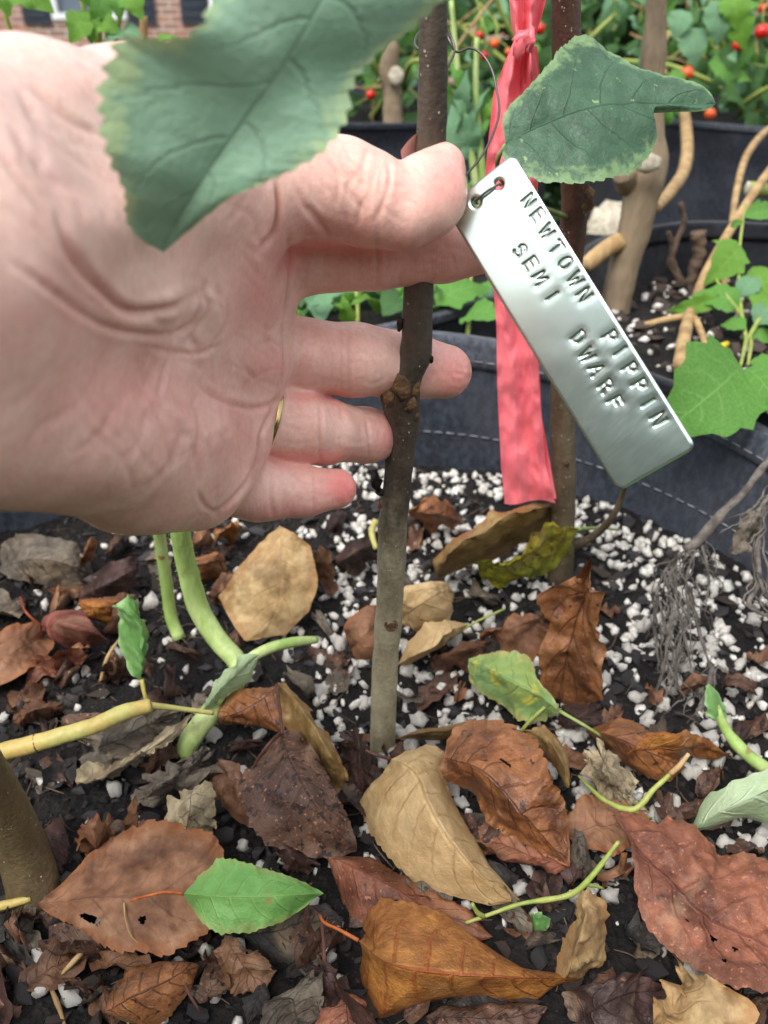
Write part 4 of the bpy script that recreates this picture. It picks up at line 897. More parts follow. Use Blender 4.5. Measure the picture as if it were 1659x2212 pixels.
fallen('rust', "rust brown speckled leaf with a torn slit right of the tan arched leaf", [(985, 1690, 10), (1030, 1718, 8), (1056, 1762, 8), (1117, 1795, 8), (1172, 1842, 8)], [(962, 1636, 18), (1050, 1672, 26), (1125, 1760, 20), (1228, 1878, 8)], [(972, 1604, 18), (1020, 1570, 20), (1060, 1566, 20), (1110, 1574, 20), (1160, 1604, 22), (1192, 1655, 26), (1205, 1700, 20), (1226, 1790, 12)], teeth=18, seed=7, dome=.003, holes=[(.42, .36, .03, .03)], nt=80, ns=12)
fallen('redbrown', "brown lower leaf flap with a dark midrib under the rust speckled leaf", [(1180, 1835, 7), (1117, 1797, 6), (1062, 1790, 5)], [(1230, 1880, 6), (1150, 1855, 8), (1080, 1830, 6), (1020, 1812, 4)], [(1190, 1897, 3), (1110, 1906, 3), (1052, 1870, 3)], teeth=12, seed=8)
fallen('olive', "tan leaf tip poking out behind the rust speckled leaf", [(1160, 1600, 14), (1190, 1650, 14), (1215, 1690, 12)], [(1138, 1582, 16), (1182, 1600, 22), (1212, 1650, 20), (1226, 1706, 12)], [(1160, 1578, 18), (1200, 1590, 18), (1226, 1635, 16)], teeth=8, seed=9)
fallen('olive', "narrow rolled tan leaf lying right of the sapling foot", [(900, 1594, 4), (960, 1592, 4), (1010, 1576, 4)], [(850, 1590, 8), (900, 1578, 12), (965, 1572, 12), (1030, 1552, 7)], [(890, 1574, 8), (960, 1562, 8), (1015, 1554, 6)], teeth=6, seed=10, dome=.004)
fallen('redbrown', "dull red serrated leaf under the tan arched leaf", [(735, 1845, 5), (800, 1842, 6), (905, 1900, 6), (1010, 1960, 5)], [(706, 1850, 8), (800, 1890, 10), (920, 1955, 8), (1064, 2032, 5)], [(725, 1910, 4), (738, 1945, 4), (770, 1985, 4), (880, 2010, 4), (980, 2040, 4)], teeth=26, serr=.07, seed=11)
fallen('plum', "small dark curled leaf scrap between the blotched leaf and the sapling foot", [(742, 1600, 8), (740, 1650, 6), (760, 1690, 5)], [(770, 1573, 20), (775, 1620, 18), (780, 1665, 12), (786, 1712, 6)], [(790, 1590, 10), (806, 1640, 8), (808, 1680, 6)], teeth=6, jag=.2, seed=12, wr=.003)
# --- left front
fallen('mauve', "wide flat brown leaf with two small holes at the lower left", [(125, 1932, 4), (200, 1881, 5), (271, 1841, 6), (331, 1808, 7), (401, 1808, 8), (446, 1831, 8), (476, 1856, 7)], [(78, 1956, 5), (200, 1952, 9), (320, 1940, 10), (430, 1932, 8), (486, 1936, 6)], [(115, 1990, 3), (190, 2031, 4), (266, 2075, 5), (361, 2078, 5), (426, 2041, 5), (459, 2018, 5)], teeth=24, serr=.06, seed=13, jag=.015, curl=.0015, wr=.0014, nt=80, ns=12, holes=[(.575, .44, .018, .05), (.33, .56, .055, .10)])
fallen('green', "fresh green serrated leaf lying on the flat brown leaf", [(426, 1896, 14), (478, 1860, 16), (551, 1876, 17), (627, 1896, 16), (672, 1914, 14)], [(396, 1930, 17), (480, 1936, 19), (560, 1936, 20), (640, 1934, 19), (699, 1932, 14)], [(414, 1961, 12), (444, 2001, 12), (481, 2022, 12), (551, 2012, 12), (611, 1992, 12), (667, 1948, 13)],
       ([(286, 1948, 14), (320, 1938, 17), (360, 1928, 18), (396, 1930, 17)], .0005), 'orange', name="green_leaf", teeth=22, serr=.06, seed=14, nt=80, ns=12, jag=.012, curl=.001, wr=.0012)
fallen('rust', "rusty oval leaf at the bottom edge below the flat brown leaf", [(241, 2121, 4), (281, 2081, 5), (341, 2074, 6), (400, 2076, 6)], [(226, 2190, 5), (300, 2150, 10), (360, 2120, 10), (432, 2086, 6)], [(262, 2215, 3), (320, 2226, 3), (371, 2190, 4), (411, 2140, 5)], ([(432, 2186, 5), (410, 2150, 8), (396, 2120, 8), (366, 2080, 6)], .0006), teeth=18, seed=15)
fallen('black', "blackened flat leaf beneath the fresh green leaf", [(575, 1960, 3), (640, 1930, 4), (710, 1945, 4)], [(528, 2020, 4), (600, 2010, 6), (670, 1995, 6), (742, 1984, 4)], [(560, 2062, 2), (630, 2075, 2), (700, 2060, 3), (732, 2030, 3)], teeth=14, seed=16)
fallen('brown', "broken brown leaf piece with a round hole below the green leaf", [(478, 2060, 8), (472, 2100, 5), (500, 2140, 3)], [(486, 2018, 10), (510, 2060, 10), (540, 2100, 8), (566, 2142, 3)], [(530, 2030, 10), (570, 2060, 8), (594, 2085, 6)], teeth=5, jag=.12, seed=17, holes=[(.35, .62, .06, .12)])
fallen('grey', "grey brown torn leaf at the bottom left of the orange leaf", [(572, 2160, 8), (574, 2195, 4), (580, 2218, 3)], [(592, 2150, 10), (628, 2165, 10), (640, 2195, 8), (650, 2235, 3)], [(640, 2130, 12), (688, 2070, 18), (698, 2110, 14), (690, 2190, 6)], teeth=8, jag=.1, seed=18)
fallen('plum', "dark plum leaf at the bottom beside the orange leaf", [(690, 2130, 6), (680, 2170, 4), (700, 2215, 3)], [(702, 2096, 12), (722, 2140, 12), (745, 2180, 8), (770, 2230, 3)], [(742, 2105, 10), (780, 2130, 6), (800, 2190, 4)], ([(694, 1985, 14), (699, 2040, 14), (702, 2096, 12)], .0006), teeth=8, seed=19)
fallen('redbrown', "red brown leaf cut by the bottom edge left of the orange leaf", [(690, 2190, 5), (680, 2230, 3)], [(745, 2148, 9), (752, 2200, 8), (760, 2260, 3)], [(790, 2175, 5), (806, 2230, 3)], teeth=8, seed=20)
fallen('straw', "pale crumpled leaf with a folded dark edge left of the blotched leaf", [(368, 1760, 8), (362, 1795, 5), (380, 1820, 3)], [(420, 1712, 14), (415, 1750, 18), (405, 1790, 12), (400, 1822, 4)], [(452, 1694, 18), (476, 1725, 14), (470, 1760, 9), (452, 1806, 5)], teeth=6, jag=.12, seed=21, wr=.003)
fallen('brown', "short reddish leaf point left of the pale crumpled leaf", [(280, 1765, 8), (276, 1800, 4), (274, 1836, 3)], [(296, 1722, 22), (300, 1770, 16), (302, 1810, 8), (300, 1846, 3)], [(312, 1750, 14), (324, 1790, 6), (328, 1832, 3)], teeth=6, seed=22)
fallen('mauve', "curled tan brown leaf nugget near the leaning olive stem", [(170, 1800, 12), (163, 1822, 5), (180, 1838, 3)], [(196, 1784, 18), (205, 1800, 20), (210, 1822, 14), (214, 1842, 3)], [(232, 1776, 14), (247, 1796, 8), (238, 1826, 4)], teeth=4, jag=.2, seed=23, wr=.003)
fallen('grey', "grey shrivelled leaf between the pale crumpled leaf and the green strip leaf", [(310, 1720, 5), (350, 1740, 4), (380, 1700, 6)], [(300, 1738, 4), (345, 1700, 14), (390, 1670, 16), (440, 1632, 8)], [(320, 1690, 8), (360, 1655, 10), (410, 1630, 8)], teeth=5, jag=.25, seed=24, wr=.004)
fallen('grey', "wrinkled grey dead leaf under the yellow stem", [(215, 1640, 5), (260, 1655, 4), (310, 1640, 5)], [(206, 1625, 4), (250, 1600, 16), (300, 1570, 18), (352, 1560, 6)], [(230, 1580, 8), (280, 1545, 12), (330, 1538, 10)], teeth=7, jag=.18, seed=25, wr=.004)
fallen('straw', "long grey green withered leaf running down to the left from the curled green leaf", [(190, 1700, 5), (250, 1690, 6), (310, 1650, 8), (380, 1590, 10)], [(168, 1700, 4), (240, 1670, 10), (310, 1625, 12), (380, 1575, 14), (418, 1535, 18)], [(200, 1672, 5), (250, 1640, 7), (320, 1600, 10), (370, 1562, 14)], teeth=9, jag=.2, seed=26, wr=.003)
fallen('brown', "reddish brown leaf edge left of the blotched leaf", [(475, 1690, 6), (490, 1730, 5), (520, 1770, 4)], [(468, 1656, 8), (500, 1690, 14), (525, 1730, 12), (548, 1778, 5)], [(505, 1645, 12), (535, 1650, 14), (548, 1700, 10)], teeth=10, seed=27)
fallen('plum', "dark reddish leaf bits below the blotched leaf", [(606, 1860, 5), (620, 1890, 3)], [(602, 1840, 5), (635, 1858, 10), (672, 1880, 3)], [(640, 1836, 8), (668, 1850, 5)], teeth=5, jag=.2, seed=28, wr=.003)
# --- left middle
fallen('pink', "pinkish folded leaf on top of the left leaf pile", [(88, 1325, 10), (110, 1312, 14), (152, 1306, 16), (196, 1336, 18)], [(90, 1352, 8), (140, 1350, 22), (190, 1366, 22), (232, 1386, 10)], [(100, 1382, 6), (140, 1398, 8), (190, 1402, 8)], ([(42, 1282, 16), (56, 1320, 16), (90, 1352, 10)], .0006), 'red', teeth=8, seed=29)
fallen('redbrown', "dark red hollow leaf at the bottom of the left leaf pile", [(60, 1440, 8), (95, 1405, 16), (150, 1392, 16)], [(50, 1512, 4), (90, 1460, 6), (135, 1440, 6), (190, 1415, 10)], [(70, 1490, 3), (120, 1465, 3), (170, 1440, 5)], teeth=8, seed=30, wr=.003)
fallen('orange', "orange leaf bit in the left leaf pile", [(186, 1298, 12), (206, 1286, 14), (232, 1288, 14)], [(180, 1312, 10), (215, 1312, 18), (250, 1320, 10)], [(200, 1330, 8), (230, 1338, 8)], teeth=5, seed=31)
fallen('brown', "brown leaf behind the small upright green leaf", [(236, 1300, 10), (262, 1278, 14), (285, 1284, 12)], [(226, 1330, 8), (260, 1330, 16), (296, 1316, 8)], [(240, 1370, 5), (270, 1372, 5), (292, 1350, 6)], teeth=6, seed=32)
fallen('mauve', "tan brown leaf at the left edge", [(-10, 1395, 10), (35, 1362, 12), (70, 1352, 10)], [(-40, 1450, 6), (10, 1430, 12), (50, 1400, 12), (92, 1372, 6)], [(-10, 1510, 4), (40, 1480, 5), (80, 1420, 5)], teeth=6, seed=33)
fallen('grey', "dull grey brown leaf at the back left below the hand", [(20, 1180, 10), (80, 1160, 14), (150, 1166, 14)], [(0, 1225, 5), (70, 1205, 16), (140, 1210, 16), (200, 1238, 5)], [(30, 1250, 4), (100, 1262, 4), (165, 1258, 4)], teeth=8, seed=34, wr=.003)
fallen('plum', "purple grey leaf left of the thin green stem", [(180, 1250, 10), (220, 1220, 16), (262, 1202, 18)], [(168, 1285, 5), (220, 1262, 14), (268, 1240, 16), (300, 1222, 10)], [(200, 1296, 4), (250, 1290, 6), (290, 1262, 8)], teeth=8, seed=35)
fallen('mauve', "light brown leaf slip standing at the back left", [(166, 1185, 20), (168, 1208, 8)], [(196, 1152, 30), (185, 1180, 24), (172, 1212, 6)], [(206, 1160, 26), (196, 1190, 14)], teeth=4, seed=36)
fallen('rust', "orange brown leaf piece under the little finger", [(412, 1212, 12), (425, 1190, 18), (456, 1188, 18)], [(410, 1232, 6), (440, 1222, 18), (488, 1222, 8)], [(420, 1246, 4), (450, 1246, 4), (480, 1240, 5)], teeth=5, seed=37)
fallen('mauve', "pale brown leaf corner just below the palm", [(414, 1160, 14), (434, 1146, 20), (458, 1150, 18)], [(410, 1182, 6), (436, 1172, 16), (464, 1172, 8)], [(424, 1194, 4), (454, 1190, 5)], teeth=4, seed=38)
fallen('orange', "orange leaf fragment at the back under the little finger", [(470, 1140, 16), (500, 1128, 18)], [(462, 1150, 10), (490, 1148, 16), (526, 1136, 8)], [(480, 1160, 4), (512, 1152, 5)], teeth=4, seed=39)
fallen('brown', "brown curled leaf beside the pale green stem", [(458, 1270, 10), (480, 1240, 16), (506, 1238, 14)], [(452, 1296, 4), (478, 1276, 14), (510, 1256, 8)], [(470, 1300, 3), (496, 1286, 4)], teeth=5, seed=40)
# --- back middle
fallen('tanback', "broad tan leaf propped up behind the curled green leaf", [(562, 1172, 26), (501, 1250, 18), (472, 1286, 12), (496, 1333, 8), (528, 1378, 4)], [(604, 1136, 34), (606, 1220, 27), (600, 1300, 15), (568, 1374, 3)], [(641, 1152, 36), (674, 1183, 30), (688, 1263, 18), (667, 1318, 10), (618, 1366, 4)], teeth=10, serr=.015, seed=41, wr=.0011, curl=.0006, fold=0, jag=.012, angular=1)
fallen('brown', "dark brown leaf right of the broad tan leaf", [(676, 1200, 16), (690, 1240, 8), (700, 1276, 4)], [(690, 1178, 26), (705, 1215, 18), (712, 1250, 10), (716, 1288, 3)], [(718, 1182, 22), (732, 1220, 12), (730, 1262, 5)], teeth=7, seed=42)
fallen('plum', "dark curled leaf left of the sapling under the bud", [(735, 1190, 10), (760, 1160, 18), (795, 1146, 18)], [(726, 1220, 4), (760, 1200, 18), (800, 1176, 16), (822, 1150, 10)], [(750, 1232, 3), (790, 1220, 5), (815, 1190, 6)], teeth=7, seed=43, wr=.003)
fallen('tan', "light orange tan leaf just right of the sapling", [(868, 1300, 14), (875, 1262, 24), (915, 1256, 26)], [(866, 1345, 6), (905, 1310, 20), (945, 1290, 22), (978, 1280, 8)], [(890, 1358, 4), (930, 1366, 5), (955, 1330, 8), (968, 1300, 8)], teeth=8, seed=44)
fallen('tan', "tan leaf with a rolled edge lying right of the sapling", [(880, 1390, 12), (930, 1362, 18), (975, 1352, 16)], [(858, 1438, 4), (910, 1400, 16), (965, 1375, 18), (1014, 1352, 10)], [(880, 1440, 3), (930, 1418, 4), (985, 1388, 6)], teeth=8, seed=45)
fallen('brown', "brown rolled leaf behind the green fallen leaf", [(945, 1410, 10), (990, 1390, 14), (1030, 1384, 10)], [(930, 1430, 4), (975, 1415, 14), (1015, 1405, 14), (1056, 1392, 5)], [(950, 1446, 3), (1000, 1446, 3), (1040, 1420, 4)], teeth=6, seed=46)
fallen('mauve', "pale reddish leaf partly behind the sapling on its left", [(754, 1370, 10), (752, 1335, 14), (780, 1316, 16)], [(760, 1400, 6), (785, 1375, 14), (812, 1345, 14), (830, 1318, 8)], [(780, 1424, 4), (812, 1420, 4), (828, 1370, 6)], teeth=6, seed=47)
fallen('mauve', "curled brown leaf with torn gaps left of the upright brown leaf", [(1064, 1350, 10), (1082, 1326, 16), (1120, 1318, 18)], [(1060, 1372, 6), (1100, 1352, 16), (1140, 1340, 16), (1178, 1316, 12)], [(1085, 1386, 4), (1120, 1398, 4), (1150, 1380, 5), (1172, 1340, 6)], teeth=6, jag=.25, seed=48, wr=.003)
fallen('olive', "long olive tan arched leaf against the second sapling", [(932, 1198, 18), (980, 1150, 32), (1056, 1096, 42), (1142, 1080, 40), (1186, 1082, 36)], [(946, 1244, 4), (985, 1180, 34), (1060, 1135, 40), (1140, 1106, 40), (1206, 1088, 30)], [(975, 1224, 4), (1030, 1196, 6), (1095, 1172, 8), (1153, 1140, 10), (1196, 1118, 14)], teeth=8, serr=.01, seed=49, dome=.004)
fallen('rust', "dark red brown leaf at the back behind the sapling", [(886, 1090, 22), (920, 1066, 28), (965, 1072, 24)], [(878, 1112, 10), (915, 1100, 22), (960, 1106, 20), (1004, 1128, 8)], [(900, 1132, 4), (945, 1136, 4), (985, 1136, 5)], teeth=7, seed=50)
fallen('yellow', "yellow and green mottled leaf leaning on the second sapling", [(1060, 1204, 18), (1095, 1190, 28), (1142, 1150, 36), (1190, 1126, 38)], [(1028, 1212, 16), (1080, 1222, 18), (1130, 1205, 22), (1190, 1166, 28), (1250, 1140, 30)], [(1060, 1248, 6), (1115, 1250, 6), (1170, 1218, 10), (1220, 1176, 18)], ([(1338, 1140, 12), (1300, 1136, 20), (1250, 1140, 30)], .0008), 'green', teeth=10, seed=51, wr=.003, name="green_leaf")
fallen('rust', "upright folded brown leaf in front of the second sapling", [(1252, 1250, 56), (1188, 1268, 44), (1190, 1343, 32), (1163, 1408, 22), (1172, 1455, 12), (1185, 1500, 4)], [(1278, 1206, 72), (1256, 1300, 44), (1228, 1400, 26), (1206, 1515, 3)], [(1290, 1270, 58), (1299, 1354, 40), (1310, 1489, 14), (1280, 1520, 6), (1245, 1528, 3)], teeth=8, serr=.015, seed=52, nt=80, ns=12, wr=.003, dome=.003)
fallen('plum', "dark leaf underneath the upright brown leaf", [(1230, 1530, 8), (1270, 1520, 8)], [(1210, 1545, 5), (1250, 1550, 10), (1300, 1530, 5)], [(1240, 1580, 3), (1285, 1570, 3)], teeth=5, seed=53)
fallen('greenyel', "green fallen leaf with yellow patches in the middle of the pot", [(1196, 1512, 16), (1174, 1478, 18), (1142, 1416, 20), (1085, 1412, 18), (1045, 1418, 14)], [(1208, 1538, 14), (1150, 1500, 20), (1080, 1460, 20), (1012, 1428, 14)], [(1176, 1556, 8), (1110, 1556, 6), (1088, 1528, 8), (1056, 1506, 8), (1018, 1474, 9)], ([(1326, 1604, 6), (1270, 1572, 12), (1208, 1538, 14)], .0007), 'green', name="green_leaf", teeth=14, seed=54, jag=.04, nt=80, ns=12)
fallen('rust', "orange brown leaf lying right of the green fallen leaf", [(1290, 1556, 8), (1331, 1542, 12), (1390, 1568, 14), (1440, 1590, 10)], [(1264, 1578, 6), (1330, 1590, 14), (1400, 1620, 14), (1484, 1655, 5)], [(1300, 1612, 4), (1347, 1650, 3), (1412, 1680, 3), (1460, 1684, 3)], teeth=12, seed=55)
fallen('orange', "narrow folded tan leaf crossing the orange brown leaf under the dry vine", [(1400, 1592, 20), (1439, 1580, 22), (1490, 1584, 20), (1530, 1600, 14)], [(1352, 1622, 12), (1420, 1612, 14), (1490, 1612, 14), (1578, 1626, 5)], [(1400, 1634, 8), (1460, 1638, 6), (1520, 1634, 5)], teeth=8, seed=56)
fallen('tanback', "curled tan leaf with dark patches beside the large red brown leaf", [(1235, 1977, 14), (1210, 2044, 8), (1176, 2115, 3)], [(1268, 1930, 22), (1262, 1985, 24), (1245, 2050, 18), (1215, 2126, 3)], [(1293, 1965, 14), (1306, 2055, 8), (1262, 2085, 5), (1232, 2120, 3)], teeth=9, jag=.06, seed=57, dome=.004)
fallen('grey', "grey green papery leaf above the curled tan leaf", [(1230, 1840, 8), (1236, 1880, 6)], [(1240, 1792, 14), (1252, 1840, 14), (1262, 1910, 4)], [(1262, 1800, 10), (1282, 1860, 6), (1280, 1896, 5)], teeth=5, seed=58)
fallen('straw', "pale crumpled papery leaf near the green twig", [(1262, 1690, 5), (1272, 1715, 4), (1290, 1734, 3)], [(1300, 1636, 14), (1305, 1670, 18), (1318, 1700, 14), (1330, 1738, 4)], [(1330, 1640, 10), (1366, 1690, 8), (1362, 1722, 4)], teeth=6, jag=.25, seed=59, wr=.004)
fallen('mauve', "faded brown leaf lying under the pale papery leaf", [(1234, 1780, 4), (1250, 1740, 6), (1300, 1722, 6)], [(1228, 1815, 4), (1280, 1790, 9), (1330, 1780, 9), (1362, 1770, 5)], [(1270, 1850, 3), (1320, 1866, 3), (1356, 1840, 4)], teeth=8, seed=60)
fallen('plum', "purplish leaf at the bottom edge right of the orange leaf", [(1256, 2150, 6), (1290, 2112, 10), (1335, 2100, 10)], [(1246, 2215, 4), (1300, 2175, 12), (1350, 2150, 12), (1424, 2140, 6)], [(1280, 2260, 3), (1350, 2240, 3), (1420, 2200, 4)], teeth=8, jag=.05, seed=61)
fallen('tanback', "brown mottled curled leaf at the bottom edge below the large red brown leaf", [(1410, 2150, 10), (1425, 2110, 16), (1450, 2078, 22)], [(1420, 2230, 4), (1460, 2170, 14), (1490, 2130, 16), (1460, 2070, 26)], [(1470, 2260, 3), (1560, 2220, 4), (1572, 2150, 6), (1530, 2110, 10)], teeth=10, jag=.06, seed=62, wr=.003)
fallen('dark', "mottled brown leaf cut off by the bottom edge under the orange leaf", [(960, 2180, 5), (1040, 2172, 6), (1120, 2170, 6)], [(916, 2200, 4), (1010, 2200, 9), (1100, 2200, 9), (1182, 2180, 5)], [(960, 2260, 3), (1060, 2270, 3), (1140, 2240, 3)], teeth=10, seed=63)
fallen('small', "small upright green leaf with a brown patch standing on its stalk", [(272, 1410, 22), (266, 1378, 26), (272, 1330, 34), (270, 1300, 42)], [(307, 1474, 16), (312, 1420, 30), (306, 1350, 42), (284, 1286, 54)], [(328, 1418, 26), (332, 1363, 34), (322, 1313, 44), (302, 1288, 50)], ([(342, 1557, 3), (318, 1520, 10), (307, 1474, 16)], .0008), 'yellow', name="green_leaf", teeth=8, serr=.02, seed=64)
fallen('brown', "dull brown leaf bits behind the yellow stem at the left", [(40, 1550, 5), (80, 1524, 8)], [(32, 1562, 4), (80, 1544, 12), (142, 1536, 5)], [(60, 1572, 3), (110, 1560, 3)], teeth=5, jag=.15, seed=65)
# loose scraps that look alike
r = np.random.default_rng(77); SCR = [(330, 1650), (140, 1460), (110, 1600), (700, 1350), (180, 1420), (250, 1440), (395, 1410), (380, 1480), (1180, 1340), (1400, 1500), (1320, 1560), (1540, 1700), (1250, 1900), (880, 1500), (1100, 1640), (40, 2000), (180, 2140), (530, 1600), (640, 1480), (1330, 1900), (1500, 1480), (1590, 1480), (1600, 1600), (340, 1210), (120, 1300), (60, 1240), (250, 1180), (730, 1130), (1040, 1290), (990, 1490), (1640, 1420), (1430, 1880), (1170, 1950)]
for k, (x, y) in enumerate(SCR):
    a = r.uniform(0, 6.28); L = r.uniform(22, 42); ca, sa = math.cos(a), math.sin(a)*.6; wd = L*r.uniform(.3, .5)
    f = lambda t, s, h: (x+ca*L*t-math.sin(a)*wd*s, y+sa*L*t+math.cos(a)*wd*s*.7, h)
    fallen(['brown', 'dark', 'plum', 'grey', 'mauve'][k % 5], "small crumpled scrap of dead leaf on the potting soil", [f(-.5, -1, r.uniform(2, 9)), f(.4, -1, r.uniform(2, 9))], [f(-1, 0, 3), f(0, 0, r.uniform(6, 12)), f(1, 0, 3)], [f(-.5, 1, r.uniform(2, 9)), f(.4, 1, r.uniform(2, 9))], nt=14, ns=4, teeth=4, jag=.25, wr=.003, seed=k, name="leaf_scrap", catg="leaf scrap", group="crumpled leaf scraps on the soil")

# ================================================================== LIVE STEMS, WEEDS AND DRY VINES
m_gst = simple("squash_stem", (196, 212, 144), (154, 184, 100), 70, .5, .7, 300, .0012, trans=.1, stretch=(1, 1, .25), spot=(140, 120, 70), slo=.70, ssc=160)
m_yst = simple("yellow_stem", (184, 186, 112), (190, 166, 96), 30, .5, .3, 400, .0006, trans=.08)
m_twig = simple("green_twig", (138, 158, 72), (164, 170, 90), 90, .5, .3, 400, .0005, trans=.08)
m_dry = simple("dry_vine", (122, 116, 108), (76, 70, 66), 120, .9, .9, 500, .001)
m_straw = simple("dry_straw", (184, 154, 108), (150, 120, 80), 60, .7, .5, 300, .001, stretch=(1, 1, .3))
m_root = simple("dry_root", (112, 92, 76), (76, 62, 52), 60, .85, .6, 300, .001)
def GT(l): return [G(x, y, h*.001) for x, y, h in l]
def plant(name, label, catg, base): return tag(empty(name, base), label, catg)
def stem(par, pts, rad, mat, n=30, seg=10, rough=.06, name="stem", seed=1): return ob(name, *tube(pts, rad, n, seg, rough, seed), mat, parent=par)
pA = GT([(404, 1628, 0), (410, 1600, 6), (448, 1548, 14), (500, 1490, 20), (516, 1440, 26), (471, 1383, 34), (431, 1318, 46), (406, 1233, 66), (391, 1158, 86), (380, 1060, 110)])
pl_ = plant("squash_plant", "thick pale green stem curving up behind the hand beside the broad tan leaf", "plant", pA[0])
stem(pl_, pA, [.0042, .0044, .0040, .0041, .0044, .0042, .0039, .0037, .0034], m_gst, 60, 14)
pB_ = GT([(388, 1380, 2), (372, 1340, 10), (358, 1250, 34), (345, 1160, 60), (336, 1060, 90)])
pl_ = plant("squash_plant", "thin pale green stem standing left of the thick curving one", "plant", pB_[0])
stem(pl_, pB_, [.0030, .0028, .0027, .0026, .0024], m_gst, 36, 10)
sc = GT([(470, 1520, 22), (520, 1440, 34), (570, 1405, 38), (630, 1388, 38), (684, 1382, 34)])
pl_ = plant("curled_leaf", "half rolled green leaf stalk ending in a dry tip right of the thick green stem", "leaf", sc[0])
stem(pl_, sc, [.0014, .0018, .0022, .0022, .0016], m_gst, 30, 10)
V, Fc, uv = sheet(GT([(455, 1500, 30), (490, 1440, 40), (530, 1412, 40)]), GT([(430, 1538, 16), (470, 1490, 30), (515, 1450, 36), (560, 1412, 38)]), GT([(470, 1520, 18), (505, 1490, 24), (540, 1450, 30)]), 40, 6, .0014, 80, .03, 8, .002, 3)
ob("blade", V, Fc, LM['pale'], parent=pl_, uv=uv)
pC = GT([(-60, 1650, 26), (0, 1626, 28), (65, 1609, 30), (130, 1590, 32), (200, 1569, 34), (266, 1540, 36), (325, 1524, 36)])
pl_ = plant("cut_stem", "pale yellow stem lying across the soil from the left edge", "stem", pC[3])
stem(pl_, pC, [.0036, .0034, .0033, .0031, .0030, .0032, .0026], m_yst, 50, 12)
stem(pl_, GT([(325, 1524, 36), (380, 1530, 30), (462, 1540, 24)]), [.0014, .0010, .0009], m_yst, 20, 8, name="thin_end")
ob("joint", *torus(G(80, 1606, .030), np.array(pC[3])-np.array(pC[1]), .0034, .0006, 24, 6, 1), m_stalk['brown'], parent=pl_)
V, Fc = tube(GT([(-10, 1960, 6), (40, 1948, 8), (66, 1940, 8)]), [.0016, .0015, .0012], 14, 8, .1); tag(ob("cut_stem", V, Fc, m_yst), "short pale stem stub at the foot of the leaning olive stem", "stem")
t1 = GT([(1006, 1994, 8), (1045, 1980, 10), (1123, 1953, 14), (1235, 1931, 18), (1279, 1892, 20), (1312, 1850, 22), (1336, 1818, 24)])
pl_ = plant("green_twig", "green twig running from under the orange leaf to the large red brown leaf", "twig", t1[0])
stem(pl_, t1, [.0006, .0007, .0007, .0010, .0010, .0008, .0006], m_twig, 60, 10, .22); stem(pl_, GT([(1045, 1980, 10), (1030, 1970, 14), (1020, 1952, 18)]), [.0009, .0006], m_twig, 8, 7, name="side_twig"); stem(pl_, GT([(1262, 1910, 19), (1290, 1915, 16), (1304, 1920, 14)]), [.0008, .0004], m_twig, 8, 7, name="side_twig")
t3 = None
t2 = GT([(1250, 1676, 10), (1275, 1702, 14), (1313, 1733, 16), (1369, 1748, 18), (1414, 1703, 24), (1448, 1672, 28), (1472, 1650, 32)])
pl_ = plant("green_twig", "forked green twig beside the pale papery leaf and the dry vine", "twig", t2[0])
stem(pl_, t2, [.0005, .0007, .0008, .0010, .0010, .0008, .0006], m_twig, 60, 10, .22); stem(pl_, GT([(1369, 1748, 18), (1388, 1762, 12), (1406, 1768, 8)]), [.0009, .0006], m_twig, 8, 7, name="side_twig"); stem(pl_, GT([(1448, 1672, 28), (1464, 1658, 31), (1488, 1628, 36)]), [.0010, .0009, .0007], m_straw, 10, 7, .2, name="dry_tip")
V, Fc, uv = sheet(GT([(1140, 1985, 4), (1150, 1972, 6)]), GT([(1132, 1998, 4), (1160, 1992, 8), (1190, 1984, 5)]), GT([(1150, 2022, 3), (1178, 2016, 4)]), 20, 4, .001, 80, .02, 4, 0, 2)
tag(ob("seedling_leaf", V, Fc, LM['small'], uv=uv), "tiny dark green round leaf among perlite beside the orange leaf tip", "leaf")
V, Fc = tube(GT([(1118, 1588, 6), (1150, 1552, 14), (1192, 1514, 20)]), [.0007, .0008], 14, 7, .05); tag(ob("green_stalk", V, Fc, m_twig), "short green stalk leaning against the yellow patched green leaf", "stalk")
V, Fc = tube(GT([(968, 1384, 6), (1020, 1348, 16), (1088, 1316, 20)]), [.0005, .0006], 14, 7, .05); tag(ob("green_stalk", V, Fc, m_twig), "thin dull green stalk left of the curled torn brown leaf", "stalk")
V, Fc = tube(GT([(812, 1122, 30), (803, 1150, 24), (812, 1186, 18)]), [.0016, .0017, .0014], 14, 8, .05); tag(ob("green_stalk", V, Fc, m_yst), "yellow green curved stalk peeking out left of the sapling below the bud", "stalk")
for i, (pp, lb) in enumerate([([(134, 2104, 5), (165, 2070, 8), (195, 2040, 6)], "pale straw stick at the lower left below the flat brown leaf"), ([(110, 2135, 4), (125, 2170, 6), (140, 2215, 4)], "pale split straw at the bottom left corner"), ([(216, 1475, 6), (232, 1420, 14), (262, 1375, 16)], "bent straw left of the small upright green leaf"), ([(205, 1640, 4), (250, 1610, 6), (285, 1625, 4)], "thin grey straw under the yellow stem")]):
    V, Fc = tube(GT(pp), [.0006, .0009, .0005], 12, 6, .2, i); tag(ob("straw", V, Fc, m_straw if i < 3 else m_dry), lb, "straw")
V, Fc = tube(GT([(268, 1950, 14), (272, 1990, 14), (290, 2030, 12), (340, 2052, 8)]), [.0003], 18, 6); tag(ob("tendril", V, Fc, m_straw), "hair thin dry tendril curled on the flat brown leaf", "tendril")

